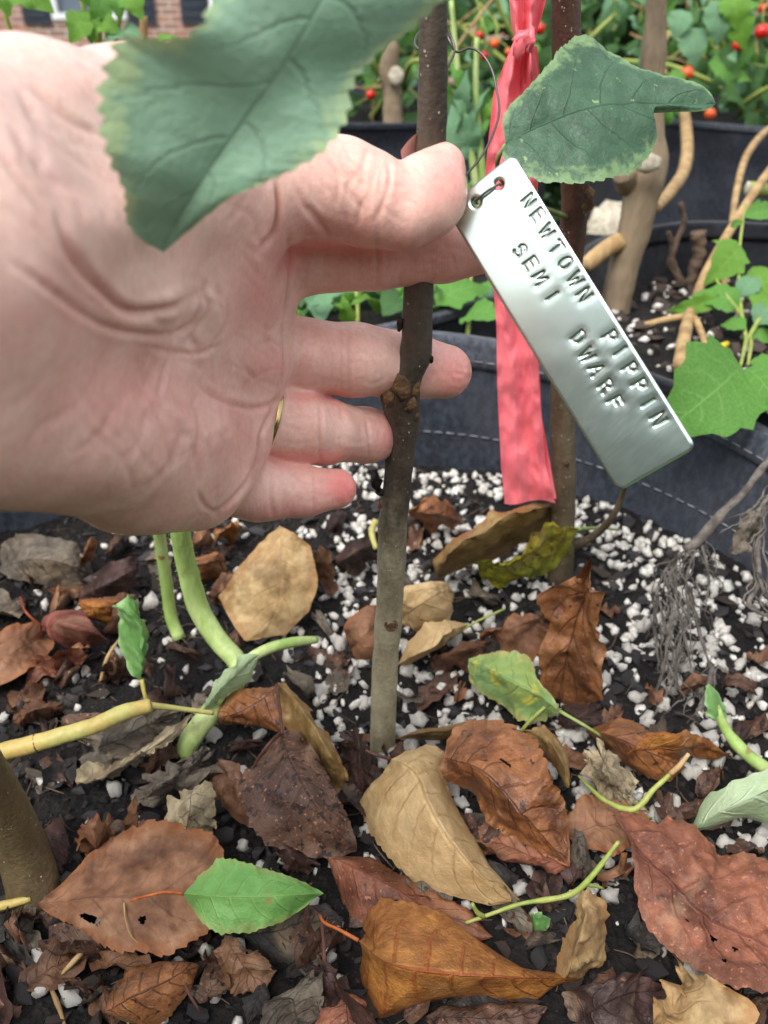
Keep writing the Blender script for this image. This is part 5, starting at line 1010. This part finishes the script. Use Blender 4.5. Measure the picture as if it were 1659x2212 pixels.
# dry fuzzy vine hanging over the right rim
def hairs(c, n, L, sd):
    r = np.random.default_rng(sd); out = []
    for k in range(n):
        p = c[r.integers(len(c))]; d = r.normal(size=3); d /= np.linalg.norm(d); d[2] -= .2; e = p+d*L*r.uniform(.4, 1)
        out.append(tube([p, (p+e)/2+r.normal(size=3)*.0006, e], [.00016, .00008], 4, 3))
    return out
def VP(l): return [P(x, y, d) for x, y, d in l]
vroot = P(1680, 985, .40)
vine = plant("dry_vine", "withered grey fuzzy vine hanging into the pot over the right rim", "vine", vroot)
mainp = VP([(1720, 940, .40), (1659, 997, .40), (1610, 1060, .40), (1563, 1107, .40), (1508, 1169, .40), (1482, 1190, .40)])
stem(vine, mainp, [.0013, .0018, .0017, .0020, .0026, .0024], m_dry, 50, 8, .3)
strands = [[(1490, 1181, .40), (1446, 1220, .40), (1418, 1283, .40), (1414, 1361, .395), (1424, 1439, .39)], [(1505, 1172, .40), (1481, 1263, .395), (1488, 1322, .39), (1465, 1400, .385), (1459, 1500, .38)], [(1512, 1165, .40), (1531, 1244, .40), (1526, 1300, .40)], [(1484, 1260, .395), (1512, 1370, .39), (1547, 1478, .385)],
           [(1540, 1440, .385), (1518, 1517, .378), (1488, 1587, .37), (1468, 1646, .362), (1454, 1712, .354), (1452, 1775, .348)], [(1560, 1560, .375), (1527, 1654, .362), (1515, 1740, .352)], [(1440, 1230, .40), (1452, 1330, .39), (1440, 1420, .386), (1470, 1490, .38)], [(1460, 1215, .40), (1462, 1300, .395), (1480, 1380, .39), (1500, 1470, .383), (1520, 1530, .378)], [(1425, 1300, .395), (1440, 1380, .39), (1430, 1460, .386), (1400, 1530, .38)], [(1475, 1400, .387), (1440, 1500, .381), (1395, 1570, .375)]]
hv = hairs(cat(mainp, 80), 170, .0042, 4)
rr_ = np.random.default_rng(3)
for k, st_ in enumerate(strands):
    pp = VP(st_); stem(vine, pp, [.0006, .0007, .0005] if k not in (4, 5) else [.0010, .0014, .0018, .0012], m_dry, 40, 6, .5, "strand", k)
    c = cat(pp, 50); hv += hairs(c, 55, .0040, k+20)
    for m_ in range(4):
        w_ = np.linspace(.15, 1, len(c))[:, None]; c2 = c+w_*rr_.normal(0, .0055, 3)+.004*np.c_[fbm(c, 90, 2, m_*3+k), fbm(c, 90, 2, m_*5+k+20), fbm(c, 90, 2, m_*7+k+40)]+np.cumsum(rr_.normal(0, .0005, c.shape), 0); c2 = c2[:rr_.integers(22, 50)]; hv.append(tube(c2[::3], [.0004, .0003, .00016], 30, 4, .4, m_)); hv += hairs(c2, 14, .0035, m_+k*7)
o = ob("fuzz", *merge(hv), m_dry, parent=vine); o["kind"] = "stuff"
vine2 = plant("dry_vine", "second withered grey vine clump at the right edge", "vine", P(1690, 1040, .39))
hv = []
for k, st_ in enumerate([[(1690, 1040, .39), (1641, 1099, .39), (1610, 1140, .39), (1586, 1176, .39)], [(1650, 1090, .39), (1637, 1181, .388), (1637, 1263, .386), (1618, 1300, .384), (1640, 1325, .384), (1690, 1330, .384)], [(1637, 1240, .386), (1660, 1290, .384), (1700, 1300, .384)]]):
    pp = VP(st_); stem(vine2, pp, [.0009, .0013, .0009], m_dry, 40, 6, .5, "strand", k); c = cat(pp, 50); hv += hairs(c, 60, .0045, k+50)
    for m_ in range(3): hv.append(tube((c+np.cumsum(rr_.normal(0, .0005, c.shape), 0))[::3], [.0006, .0003], 30, 4, .4, m_))
o = ob("fuzz", *merge(hv), m_dry, parent=vine2); o["kind"] = "stuff"
V, Fc, uv = sheet(VP([(1606, 1110, .388), (1588, 1140, .388), (1580, 1170, .388)]), VP([(1634, 1100, .388), (1612, 1140, .384), (1578, 1196, .386)]), VP([(1640, 1140, .389), (1622, 1176, .389), (1600, 1194, .388)]), 30, 6, .003, 120, .05, 6, 0, 4, jag=.2)
ob("withered_leaf", V, Fc, LM['grey'], parent=vine2, uv=uv)

# sprout with a pale green leaf at the right
s0 = GT([(1528, 1480, 40), (1548, 1530, 34), (1572, 1582, 26), (1620, 1634, 20), (1690, 1684, 14), (1760, 1740, 4)])
spr = plant("bean_sprout", "hairy green sprout with a pale green leaf at the right edge", "plant", s0[-1])
stem(spr, s0, [.0009, .0017, .0023, .0024, .0024, .0022], m_gst, 40, 10, .1)
V, Fc, uv = sheet(GT([(1522, 1500, 40), (1526, 1540, 34)]), GT([(1530, 1476, 44), (1545, 1530, 36), (1566, 1570, 27)]), GT([(1560, 1510, 36), (1570, 1545, 30)]), 20, 4, .001, 80, 0, 4, 0, 2); ob("bud_leaf", V, Fc, LM['small'], parent=spr, uv=uv)
V, Fc, uv = sheet(GT([(1524, 1724, 20), (1570, 1694, 30), (1630, 1674, 34), (1700, 1650, 34)]), GT([(1490, 1798, 10), (1545, 1760, 24), (1600, 1728, 32), (1700, 1690, 34), (1780, 1680, 26)]), GT([(1520, 1792, 10), (1556, 1780, 12), (1610, 1768, 14), (1700, 1768, 16)]), 50, 8, .0012, 60, .01, 8, .002, 6)
ob("leaf", V, Fc, LM['pale'], parent=spr, uv=uv)
ob("petiole", *tube(GT([(1780, 1680, 26), (1790, 1720, 16), (1745, 1730, 8)]), [.0014, .0018], 14, 8), m_gst, parent=spr)

# ================================================================== PLANTS BEHIND
wl = [leaf_mat("weed_leaf", (104, 158, 64), (84, 138, 56), vein=(140, 184, 100), vamt=.5, rough=.5, nv=6, trans=.3, bump=.4, mott=.15),
      leaf_mat("tomato_leaf", (78, 120, 62), (62, 100, 52), vein=(110, 146, 88), vamt=.5, rough=.6, nv=6, trans=.25, bump=.6, mott=.25),
      leaf_mat("bluish_leaf", (116, 158, 118), (98, 142, 102), vein=(150, 184, 146), vamt=.5, rough=.5, nv=6, trans=.2, bump=.5, mott=.15),
      leaf_mat("lime_leaf", (120, 168, 64), (98, 148, 50), vein=(160, 196, 90), vamt=.4, rough=.5, nv=6, trans=.35, bump=.4, mott=.15)]
def blade_geo(L, W, curl, fold, sd, lob=.1, nt=18, ns=3):
    t = np.linspace(0, 1, 7); mid = [np.array([0, L*a, curl*L*(a*a)*-.5+.12*L*math.sin(a*3)]) for a in t]
    prof = W*np.sin(np.pi*np.clip(t[1:-1], 0, 1)**.75)
    left = [mid[i+1]+np.array([-prof[i], 0, fold*prof[i]]) for i in range(5)]; right = [mid[i+1]+np.array([prof[i], 0, fold*prof[i]]) for i in range(5)]
    return sheet(left, mid, right, nt, ns, L*.03, 2.4/L, .2, 6, 0, sd, jag=lob*1.8)
LEAFME = {}
for mi, mt in enumerate(wl):
    for k, (W, cu, fo) in enumerate([(.30, .5, .2), (.36, .9, .1), (.24, .2, .35), (.42, .6, .15), (.16, .8, .3)]):
        V, Fc, uv = blade_geo(1.0, W, cu, fo, k+mi*7); LEAFME[mi, k] = mesh("leaf", V, Fc, mt, uv=uv)
def put_leaf(par, base, tip, mi, k, roll=0.0, nrm=None, name="leaf"):
    base, tip = np.asarray(base), np.asarray(tip); d = tip-base; L = np.linalg.norm(d); y = d/L
    n = np.array(nrm if nrm is not None else (0, -.5, .85)); n = n-y*(n@y); n /= np.linalg.norm(n); x = np.cross(y, n)
    c, s = math.cos(roll), math.sin(roll); x, n = x*c+n*s, n*c-x*s
    o = bpy.data.objects.new(name, LEAFME[mi, k]); COL.objects.link(o); o.parent = par
    from mathutils import Matrix
    Mx = Matrix(((x[0], y[0], n[0], 0), (x[1], y[1], n[1], 0), (x[2], y[2], n[2], 0), (0, 0, 0, 1)))
    pos = base-np.array(par["_o"]); o.matrix_local = Matrix.Translation(Vector(pos)) @ Mx @ Matrix.Diagonal((L, L, L, 1)); return o

# right weed in the black pot behind
W0 = np.array([.295, .525, .072]); weed = plant("weed", "bright green leafy weed overhanging the right rim of the front pot", "plant", W0)
def PD(x, y, d=.58): return P(x, y, d)
stems_ = [[W0, PD(1610, 820, .56), PD(1612, 740, .56), PD(1600, 660, .57), PD(1596, 560, .58), PD(1610, 440, .6)], [PD(1612, 740, .56), PD(1640, 690, .56), PD(1680, 640, .57)], [PD(1600, 680, .57), PD(1570, 640, .57), PD(1545, 600, .58)], [PD(1610, 730, .56), PD(1612, 735, .50), PD(1600, 790, .455)], [PD(1610, 730, .56), PD(1622, 740, .50), PD(1616, 788, .457)]]
for q_ in stems_: stem(weed, q_, [.0018, .0014, .0008], m_twig, 30, 8)
for b, tpx, mi, k, ro in [((1600, 790, .455), (1464, 918, .425), 0, 3, .2), ((1612, 795, .455), (1700, 880, .435), 0, 1, -.2), ((1620, 780, .46), (1690, 800, .45), 0, 0, .1), ((1560, 640, .57), (1440, 678, .58), 3, 4, .5), ((1598, 660, .57), (1508, 622, .57), 0, 1, 0), ((1600, 640, .57), (1640, 590, .57), 2, 3, .3), ((1598, 560, .58), (1548, 510, .58), 3, 0, -.3), ((1600, 530, .58), (1545, 598, .57), 3, 1, .2), ((1606, 470, .59), (1680, 455, .6), 0, 2, 0), ((1606, 480, .59), (1575, 490, .6), 0, 2, .4), ((1630, 700, .56), (1672, 650, .56), 2, 3, 0), ((1610, 712, .56), (1556, 690, .57), 0, 3, -.2), ((1620, 730, .56), (1690, 720, .56), 0, 1, .3), ((1640, 690, .56), (1700, 600, .57), 3, 1, .2), ((1606, 760, .56), (1575, 800, .55), 3, 2, 0), ((1660, 660, .57), (1630, 560, .58), 3, 3, .3), ((1655, 690, .56), (1700, 760, .56), 0, 0, .3)]:
    put_leaf(weed, P(*b), P(*tpx), mi, k, ro, nrm=(0, -.7, .7))
m_yel = simple("yellow_bud", (226, 206, 60), (200, 180, 50), 100, .5, .2)
ob("flower_bud", *tube([PD(1572, 742, .56), PD(1552, 754, .555), PD(1526, 772, .55)], [.0016, .0034, .0012], 14, 8), m_yel, parent=weed)

# pruned trunk in the black pot
def TQ(x, y, hw, Y): p = PY(x, y, Y); return p, hw*depth(p)/FPX
q0 = G(1328, 668, .074); YT = q0[1]
m_greybark = simple("grey_bark", (142, 124, 100), (112, 98, 80), 40, .8, .7, 200, .002, stretch=(1, 1, .3))
prt = plant("pruned_tree", "thick pruned grey brown trunk standing in the pot behind the right rim", "tree", q0)
trunk("trunk", [TQ(x, y, hw, YT) for x, y, hw in [(1324, 690, 34), (1332, 640, 33), (1352, 560, 32), (1370, 500, 35), (1384, 430, 38), (1396, 385, 42), (1408, 345, 36), (1410, 300, 26), (1408, 240, 25), (1410, 150, 25), (1412, 115, 28), (1415, 60, 23), (1418, 0, 22), (1424, -200, 20), (1430, -500, 16)]],
      m_greybark, prt, 90, 18, 5)
m_cut = simple("cut_wood", (198, 190, 170), (160, 150, 132), 120, .7, .4)
ob("cut_stub", *tube([PY(1358, 395, YT), PY(1345, 372, YT-.01)], [.009, .007], 6, 10, .1), m_greybark, parent=prt)
ob("cut_face", *blob(PY(1398, 352, YT-.024), .0075, 3, st=(1.2, .5, .8), amp=.3), m_cut, parent=prt)
ob("branch", *tube([PY(1340, 520, YT-.004), PY(1300, 545, YT-.01), PY(1262, 575, YT-.02)], [.0062, .0056, .005], 14, 10, .1), m_straw, parent=prt)
def dryst(label, pts, rad, mat=m_straw): V, Fc = tube(pts, rad, 34, 8, .07, 2); return tag(ob("dry_stalk", V, Fc, mat, origin=pts[0]), label, "dry stalk")
Yd = .70
dryst("bent tan stalk hanging from the rear pot rim beside the pruned trunk", [PY(1478, 240, 1.28), PY(1482, 270, 1.20), PY(1484, 335, 1.0), PY(1476, 372, .92), PY(1450, 412, .8), PY(1418, 450, YT+.02)], [.0070, .0070, .0062, .0054, .003])
dryst("thin tan straw arching in front of the rear pot at the right", [PY(1690, 262, 1.2), PY(1650, 288, 1.1), PY(1609, 345, .95), PY(1590, 420, .85), PY(1580, 500, .75), G(1560, 640, .075)], [.004, .004, .003, .0026])
dryst("long straight tan stalk leaning behind the green weed", [PY(1700, 320, .82), PY(1640, 400, .74), PY(1582, 490, .68), PY(1520, 600, .62), G(1492, 690, .078)], [.0036, .0036, .0034])
dryst("pale split stalk lying down towards the front pot rim", [G(1512, 628, .082), G(1490, 680, .084), G(1478, 730, .086), PY(1470, 790, .46)], [.0026, .0036, .0040, .0042])
dryst("thin looping straw on the soil behind the rim", [G(1393, 702, .076), G(1440, 690, .080), G(1490, 684, .084), G(1512, 712, .084), G(1528, 765, .080)], [.0022, .0024, .0018])
for i, l in enumerate([[(1469, 438), (1478, 480), (1462, 520), (1452, 560), (1466, 600), (1462, 660)], [(1444, 500), (1452, 540), (1446, 570), (1472, 610), (1478, 650)], [(1508, 500), (1510, 550), (1496, 590), (1484, 640)]]):
    V, Fc = tube([PY(x, y, .655) for x, y in l], [.0020, .0024, .0030] if i < 2 else [.006, .0045, .003], 34, 6, .4, i); tag(ob("dry_root", V, Fc, m_root), ["thin wavy dry root dangling in front of the black pot wall", "second wavy dry root left of the stub root", "short thick dry root stub in the black pot"][i], "root")
V, Fc, uv = sheet([PY(1268, 500, 1.16), PY(1290, 450, 1.17)], [PY(1268, 505, 1.15), PY(1310, 470, 1.14), PY(1350, 436, 1.18)], [PY(1330, 505, 1.13), PY(1352, 470, 1.15)], 16, 5, .004, 20, 0, 4, 0, 2)
tag(ob("white_sheet", V, Fc, m_cut, uv=uv), "blurred white scrap lying against the rear dark pot", "scrap")
ob_ = tag(ob("cut_stem", *tube([PY(1618, 408, .78), PY(1660, 412, .79), PY(1720, 420, .80)], [.0062, .0058, .0058], 10, 10, .05), m_twig), "cut thick green stem end with a pale face at the right edge", "stem")
ob("cut_face", *blob(PY(1616, 407, .778), .0058, 2, amp=.15, st=(.35, .9, 1)), m_cut, parent=ob_)

# weeds in the pot straight behind
r = np.random.default_rng(8)
W1 = np.array([.0, .64, .05]); wd1 = plant("weed", "bright green weeds glimpsed between index and middle finger", "plant", W1)
for k in range(46):
    x = r.uniform(600, 1085); y = r.uniform(628, 706); Y_ = r.uniform(.60, .72); b = PY(x, y, Y_); tpx = PY(x+r.normal(0, 55), y-r.uniform(15, 75), Y_+r.normal(0, .02))
    put_leaf(wd1, b, tpx, int(r.choice([0, 0, 3, 2, 1])), int(r.integers(0, 5)), r.normal(0, .5))
for x in (700, 770, 690, 960, 1010, 640): stem(wd1, [PY(x, 730, .62), PY(x+r.normal(0, 8), 670, .64), PY(x+r.normal(0, 14), 590, .66)], [.002, .0016, .001], m_twig if x != 700 else m_straw, 14, 7)
W2 = np.array([.075, .79, .05]); wd2 = plant("tall_weed", "pale green stalks and leaves between the sapling and the pink tape", "plant", W2)
for l in [[(1035, 560), (1030, 420), (1018, 330), (1000, 230), (985, 120), (975, 0)], [(1045, 560), (1044, 400), (1036, 300), (1028, 200), (1030, 80)], [(1020, 560), (1008, 430), (1000, 360)]]: stem(wd2, [W2]+[PY(x, y, .78) for x, y in l], [.0035, .0034, .003, .0024, .0018], m_gst, 30, 8)
for b, e, mi, k in [((1010, 250), (985, 215), 2, 0), ((1020, 330), (972, 236), 2, 3), ((1024, 340), (990, 290), 2, 1), ((1000, 230), (985, 290), 2, 2), ((1036, 300), (1056, 250), 0, 4), ((1030, 380), (1012, 470), 2, 4), ((1040, 400), (1060, 480), 2, 4), ((1016, 300), (1030, 190), 2, 4), ((1000, 200), (975, 120), 0, 4), ((1044, 260), (1075, 200), 3, 4), ((1030, 420), (1000, 400), 3, 2), ((1012, 240), (1006, 150), 2, 2)]:
    put_leaf(wd2, PY(*b, .78), PY(*e, .775), mi, k, r.normal(0, .4), nrm=(0, -.9, .4))
# plant behind the wrist, against the house
W3 = np.array([-.27, .74, .05]); wd3 = plant("bean_plant", "bright green climbing plant behind the wrist in front of the brick house", "plant", W3)
for l in [[(225, 300), (212, 100), (188, 40), (172, -20), (160, -120)], [(222, 300), (215, 80), (212, 30), (225, -40), (240, -140)], [(240, 300), (246, 120), (262, 20), (280, -60)], [(60, 400), (40, 200), (20, 60), (-20, -60)]]: stem(wd3, [W3]+[PY(x, y, .74) for x, y in l], [.003, .0026, .0022, .0016], m_twig, 30, 8)
for b, e, mi, k, ro in [((190, 30), (148, 88), 3, 3, .2), ((200, 20), (190, 86), 3, 1, 0), ((215, 40), (250, 66), 3, 3, -.2), ((225, -10), (205, 60), 0, 1, .5), ((262, 60), (226, 84), 2, 3, 0), ((262, 70), (300, 72), 2, 3, .2), ((270, -20), (306, 34), 3, 3, .1), ((240, -30), (262, 40), 0, 0, .3), ((330, 120), (385, 76), 3, 2, .6), ((20, -40), (108, 10), 3, 3, .1), ((-20, -40), (20, 24), 3, 3, .2), ((40, -60), (70, 4), 0, 1, .2), ((160, -60), (200, 10), 0, 1, 0), ((330, 120), (310, 90), 3, 2, .2)]:
    put_leaf(wd3, PY(*b, .73), PY(*e, .72), mi, k, ro, nrm=(0, -.85, .5))
V, Fc = tube([PY(312, 200, .80), PY(311, 90, .80), PY(310, 34, .80)], [.0024, .0026, .0034], 14, 8, .1); tag(ob("cut_stem", V, Fc, m_straw), "short tan cut stub standing behind the wrist", "stem")

# tomato plants in the rear pots
m_tom = M("tomato_skin"); v = m_tom.coords(); cr = m_tom.n("ShaderNodeObjectInfo")
m_tom.put(m_tom.b.inputs["Base Color"], m_tom.mix(m_tom.ramp(cr.outputs["Random"], .3, .8), lin(188, 34, 26), lin(206, 86, 36))); m_tom.set(Roughness=.22); m_tom = m_tom.m
TG = [(lump(I2, 3, .04, 1)[0]/np.array([1, .75+.25*math.sin(3), .62+.12*math.cos(6)]), I2[1])]; ME_T = mesh("tomato", TG[0][0], TG[0][1], m_tom)
cal = merge([(lambda a: (np.array([[0, 0, .95], [.3*math.cos(a-.3), .3*math.sin(a-.3), .98], [.75*math.cos(a), .75*math.sin(a), .78], [.3*math.cos(a+.3), .3*math.sin(a+.3), .98]]), [[0, 1, 2, 3]]))(k*1.2566) for k in range(5)]); ME_C = mesh("calyx", cal[0]*1.06, cal[1], m_twig, smooth=False)
def tomplant(label, base, xr, yr, Yr, nl, toms, sd, stems):
    r = np.random.default_rng(sd); o = plant("tomato_plant", label, "tomato plant", base)
    for l in stems: stem(o, [np.asarray(base)]+[PY(x, y, Y_) for x, y, Y_ in l], [.006, .005, .004, .003], m_twig, 26, 7)
    sm_ = []
    for k in range(46):
        x, y, Y_ = r.uniform(*xr), r.uniform(yr[0], yr[1]+20), r.uniform(*Yr); a = PY(x, y, Y_); e = a+np.array([r.normal(0, .09), r.normal(0, .03), r.normal(0, .06)])
        sm_.append(tube([a, (a+e)/2+r.normal(0, .012, 3), e], [r.uniform(.0012, .003), .0012], 7, 5))
    q_ = ob("thin_stems", *merge(sm_[:26]), m_twig, parent=o); q_["kind"] = "stuff"; q_ = ob("dry_stems", *merge(sm_[26:]), m_straw, parent=o); q_["kind"] = "stuff"
    for k in range(nl*2):
        x, y, Y_ = r.uniform(*xr), r.uniform(*yr), r.uniform(*Yr); b = PY(x, y, Y_); e = b+np.array([r.normal(0, .028), r.normal(-.01, .02), r.normal(-.012, .024)]); d = e-b; L = r.uniform(.022, .06); e = b+d/np.linalg.norm(d)*L
        put_leaf(o, b, e, int(r.choice([1, 1, 1, 1, 0, 2])), int(r.integers(0, 5)), r.normal(0, .6), nrm=(r.normal(0, .4), -.7, .6))
    for x, y, rp, Y_ in toms:
        p = PY(x, y, Y_); t = bpy.data.objects.new("tomato", ME_T); COL.objects.link(t); t.parent = o; R_ = rp*.84*depth(p)/FPX
        t.location = tuple(p-np.array(o["_o"])); t.scale = (R_, R_, R_); t.rotation_euler = (r.normal(0, .4), r.normal(0, .4), r.uniform(0, 6))
        up_ = p+np.array([r.normal(0, .006), .006, R_*2.6]); stem(o, [p+np.array([0, 0, R_*.85]), (p+up_)/2+np.array([0, .003, R_*.5]), up_, up_+np.array([r.normal(0, .03), .05, .03])], [.0009, .0010, .0014], m_twig, 10, 6, name="fruit_stalk")
        c_ = bpy.data.objects.new("calyx", ME_C); COL.objects.link(c_); c_.parent = t
    return o
tomplant("tomato plant with red fruit at the upper right corner", (.72, 1.62, .08), (1440, 1760), (-80, 255), (1.35, 1.75), 90, [(1648, 18, 12, 1.32), (1646, 68, 19, 1.30), (1594, 98, 15, 1.36), (1484, 158, 17, 1.30), (1534, 246, 15, 1.33)], 3,
         [[(1640, 200, 1.5), (1560, 100, 1.42), (1540, 20, 1.4), (1500, -80, 1.4)], [(1600, 220, 1.45), (1520, 170, 1.36), (1440, 140, 1.36), (1320, 130, 1.4)], [(1640, 220, 1.45), (1700, 180, 1.4)], [(1600, 240, 1.4), (1640, 200, 1.33), (1700, 172, 1.3)]])
tp = [o for o in bpy.data.objects if o.name == "tomato_plant"][0]
for b, e, mi, k in [((1486, 60), (1508, 138), 2, 3), ((1470, 20), (1462, 80), 2, 3), ((1540, 0), (1560, 90), 2, 3), ((1586, 20), (1612, 100), 3, 1), ((1575, -20), (1600, 60), 3, 3), ((1452, 150), (1480, 210), 0, 2), ((1380, 180), (1400, 90), 2, 2)]: put_leaf(tp, PY(*b, 1.2), PY(*e, 1.18), mi, k, r.normal(0, .3), nrm=(0, -.9, .45))
tomplant("tomato plant with orange red fruit behind the pink tape", (.22, 1.66, .08), (1000, 1420), (-80, 235), (1.4, 1.85), 110, [(1036, 76, 11, 1.36), (1068, 94, 13, 1.36), (1046, 120, 12, 1.37), (1166, 62, 15, 1.34), (1098, 112, 10, 1.36)], 4,
         [[(1150, 200, 1.5), (1120, 100, 1.42), (1080, 20, 1.4), (1050, -80, 1.4)], [(1200, 200, 1.5), (1260, 100, 1.45), (1330, 30, 1.45)], [(1150, 200, 1.5), (1300, 190, 1.4), (1420, 230, 1.36)], [(1140, 180, 1.5), (1000, 60, 1.5)]])
tomplant("leafy green plant with one small red fruit left of the sapling", (-.02, 1.62, .08), (700, 1010), (-80, 250), (1.42, 1.85), 90, [(801, 205, 13, 1.40)], 5,
         [[(830, 200, 1.5), (800, 120, 1.45), (760, 20, 1.45)], [(860, 200, 1.5), (900, 130, 1.4), (960, 150, 1.4)]])
c0 = G(846, 250, .085); cut = plant("pruned_tree", "grey cut trunk standing in the rear pot left of the sapling", "tree", PY(848, 262, 1.38))
trunk("trunk", [TQ(x, y, hw, 1.38) for x, y, hw in [(850, 275, 22), (848, 240, 21), (846, 190, 19), (840, 160, 21), (842, 130, 19), (848, 100, 15), (850, 84, 5)]], m_greybark, cut, 40, 14, 4)
ob("cut_face", *blob(PY(856, 165, 1.362), .011, 3, st=(1, .4, 1.2), amp=.2), m_cut, parent=cut)
def th(r):
    x = r.uniform(.30, 4.2); y = 2.55+abs(r.normal())*.35
    if r.uniform() < .45: x = r.uniform(-.42, 2.2)
    lim = PY(455, 0, y)[0]
    if x < lim: x = lim+(lim-x)*.3
    return np.array([x, y, GZ+r.uniform(0, 1.25)])
V, Fc = leafcloud(9000, th, .055, 9)
m_th = simple("thicket_leaf", (66, 98, 52), (44, 70, 38), 8, .7, .1, trans=.2)
tag(ob("thicket", V, Fc, m_th, origin=(1.5, 2.6, GZ), smooth=False), "dense green thicket behind the tomato pots", "thicket", kind='stuff')

# ---- more litter: torn scraps, shreds and fibres between the leaves
r = np.random.default_rng(91); k = 0
while k < 170:
    x, y = r.uniform(-20, 1680), r.uniform(1130, 2230)
    p = G(x, y, 0)
    if (p[0]-POTC[0])**2+(p[1]-POTC[1])**2 > (POTR-.012)**2: continue
    dens = .9 if x < 760 else (.75 if y > 1580 else .35)
    if x > 1250 and y < 1650: dens = .14
    if r.uniform() > dens: continue
    d = depth(p); L = r.uniform(.006, .015)*FPX/d; a = r.uniform(0, 6.28); ca, sa = math.cos(a), math.sin(a)*.7; wd = L*r.uniform(.3, .55)
    f = lambda t, s_, h: (x+ca*L*t-math.sin(a)*wd*s_, y+sa*L*t+math.cos(a)*wd*s_*.7, h)
    fallen(['dark', 'plum', 'grey', 'black', 'brown', 'dark', 'black'][k % 7], "small crumpled scrap of dead leaf on the potting soil", [f(-.5, -1, r.uniform(0, 6)), f(.4, -1, r.uniform(0, 6))], [f(-1, 0, 1), f(0, 0, r.uniform(2, 7)), f(1, 0, 1)], [f(-.5, 1, r.uniform(0, 6)), f(.4, 1, r.uniform(0, 6))],
           nt=12, ns=4, teeth=3, jag=.35, wr=.0022, wsc=160, seed=k+200, curl=r.normal(0, .003), fold=r.normal(0, .002), name="leaf_scrap", catg="leaf scrap", group="crumpled leaf scraps on the soil"); k += 1
st = []
for k in range(700):
    a = r.uniform(0, 6.28); rr = (POTR-.006)*math.sqrt(r.uniform()); x, y = POTC[0]+rr*math.cos(a), POTC[1]+rr*math.sin(a); z = SZ(x, y)
    if proj((x, y, z))[0] > 1150 and y > .3 and r.uniform() < .6: continue
    b = r.uniform(0, 6.28); L = r.uniform(.004, .014); c2 = np.array([x+L*math.cos(b), y+L*math.sin(b), 0]); c2[2] = SZ(c2[0], c2[1])+r.uniform(.0005, .004)
    if (c2[0]-POTC[0])**2+(c2[1]-POTC[1])**2 > (POTR-.003)**2: continue
    m_ = (np.array([x, y, z])+c2)/2+r.normal(0, .0012, 3); m_[2] = max(m_[2], z+.0008)
    st.append(tube([(x, y, z+.0006), m_, c2], [.00018, .0003, .00014], 5, 4))
tag(ob("soil_fibres", *merge(st), m_root, origin=(0, .27, 0)), "thin dry root fibres strewn over the potting soil", "fibres", kind='stuff')
# fine hairs on the pale stems
for o in [q for q in bpy.data.objects if q.name.startswith("squash_plant")]:
    sm = o.children[0]; vv = np.array([v.co[:] for v in sm.data.vertices])+np.array(o["_o"]); nn = np.array([v.normal[:] for v in sm.data.vertices]); hs = []
    for k in r.integers(0, len(vv), 260): hs.append(tube([vv[k], vv[k]+nn[k]*r.uniform(.0006, .0014)+r.normal(0, .0002, 3)], [.00007, .00004], 2, 3))
    q = ob("stem_hairs", *merge(hs), m_gst, parent=o); q["kind"] = "stuff"
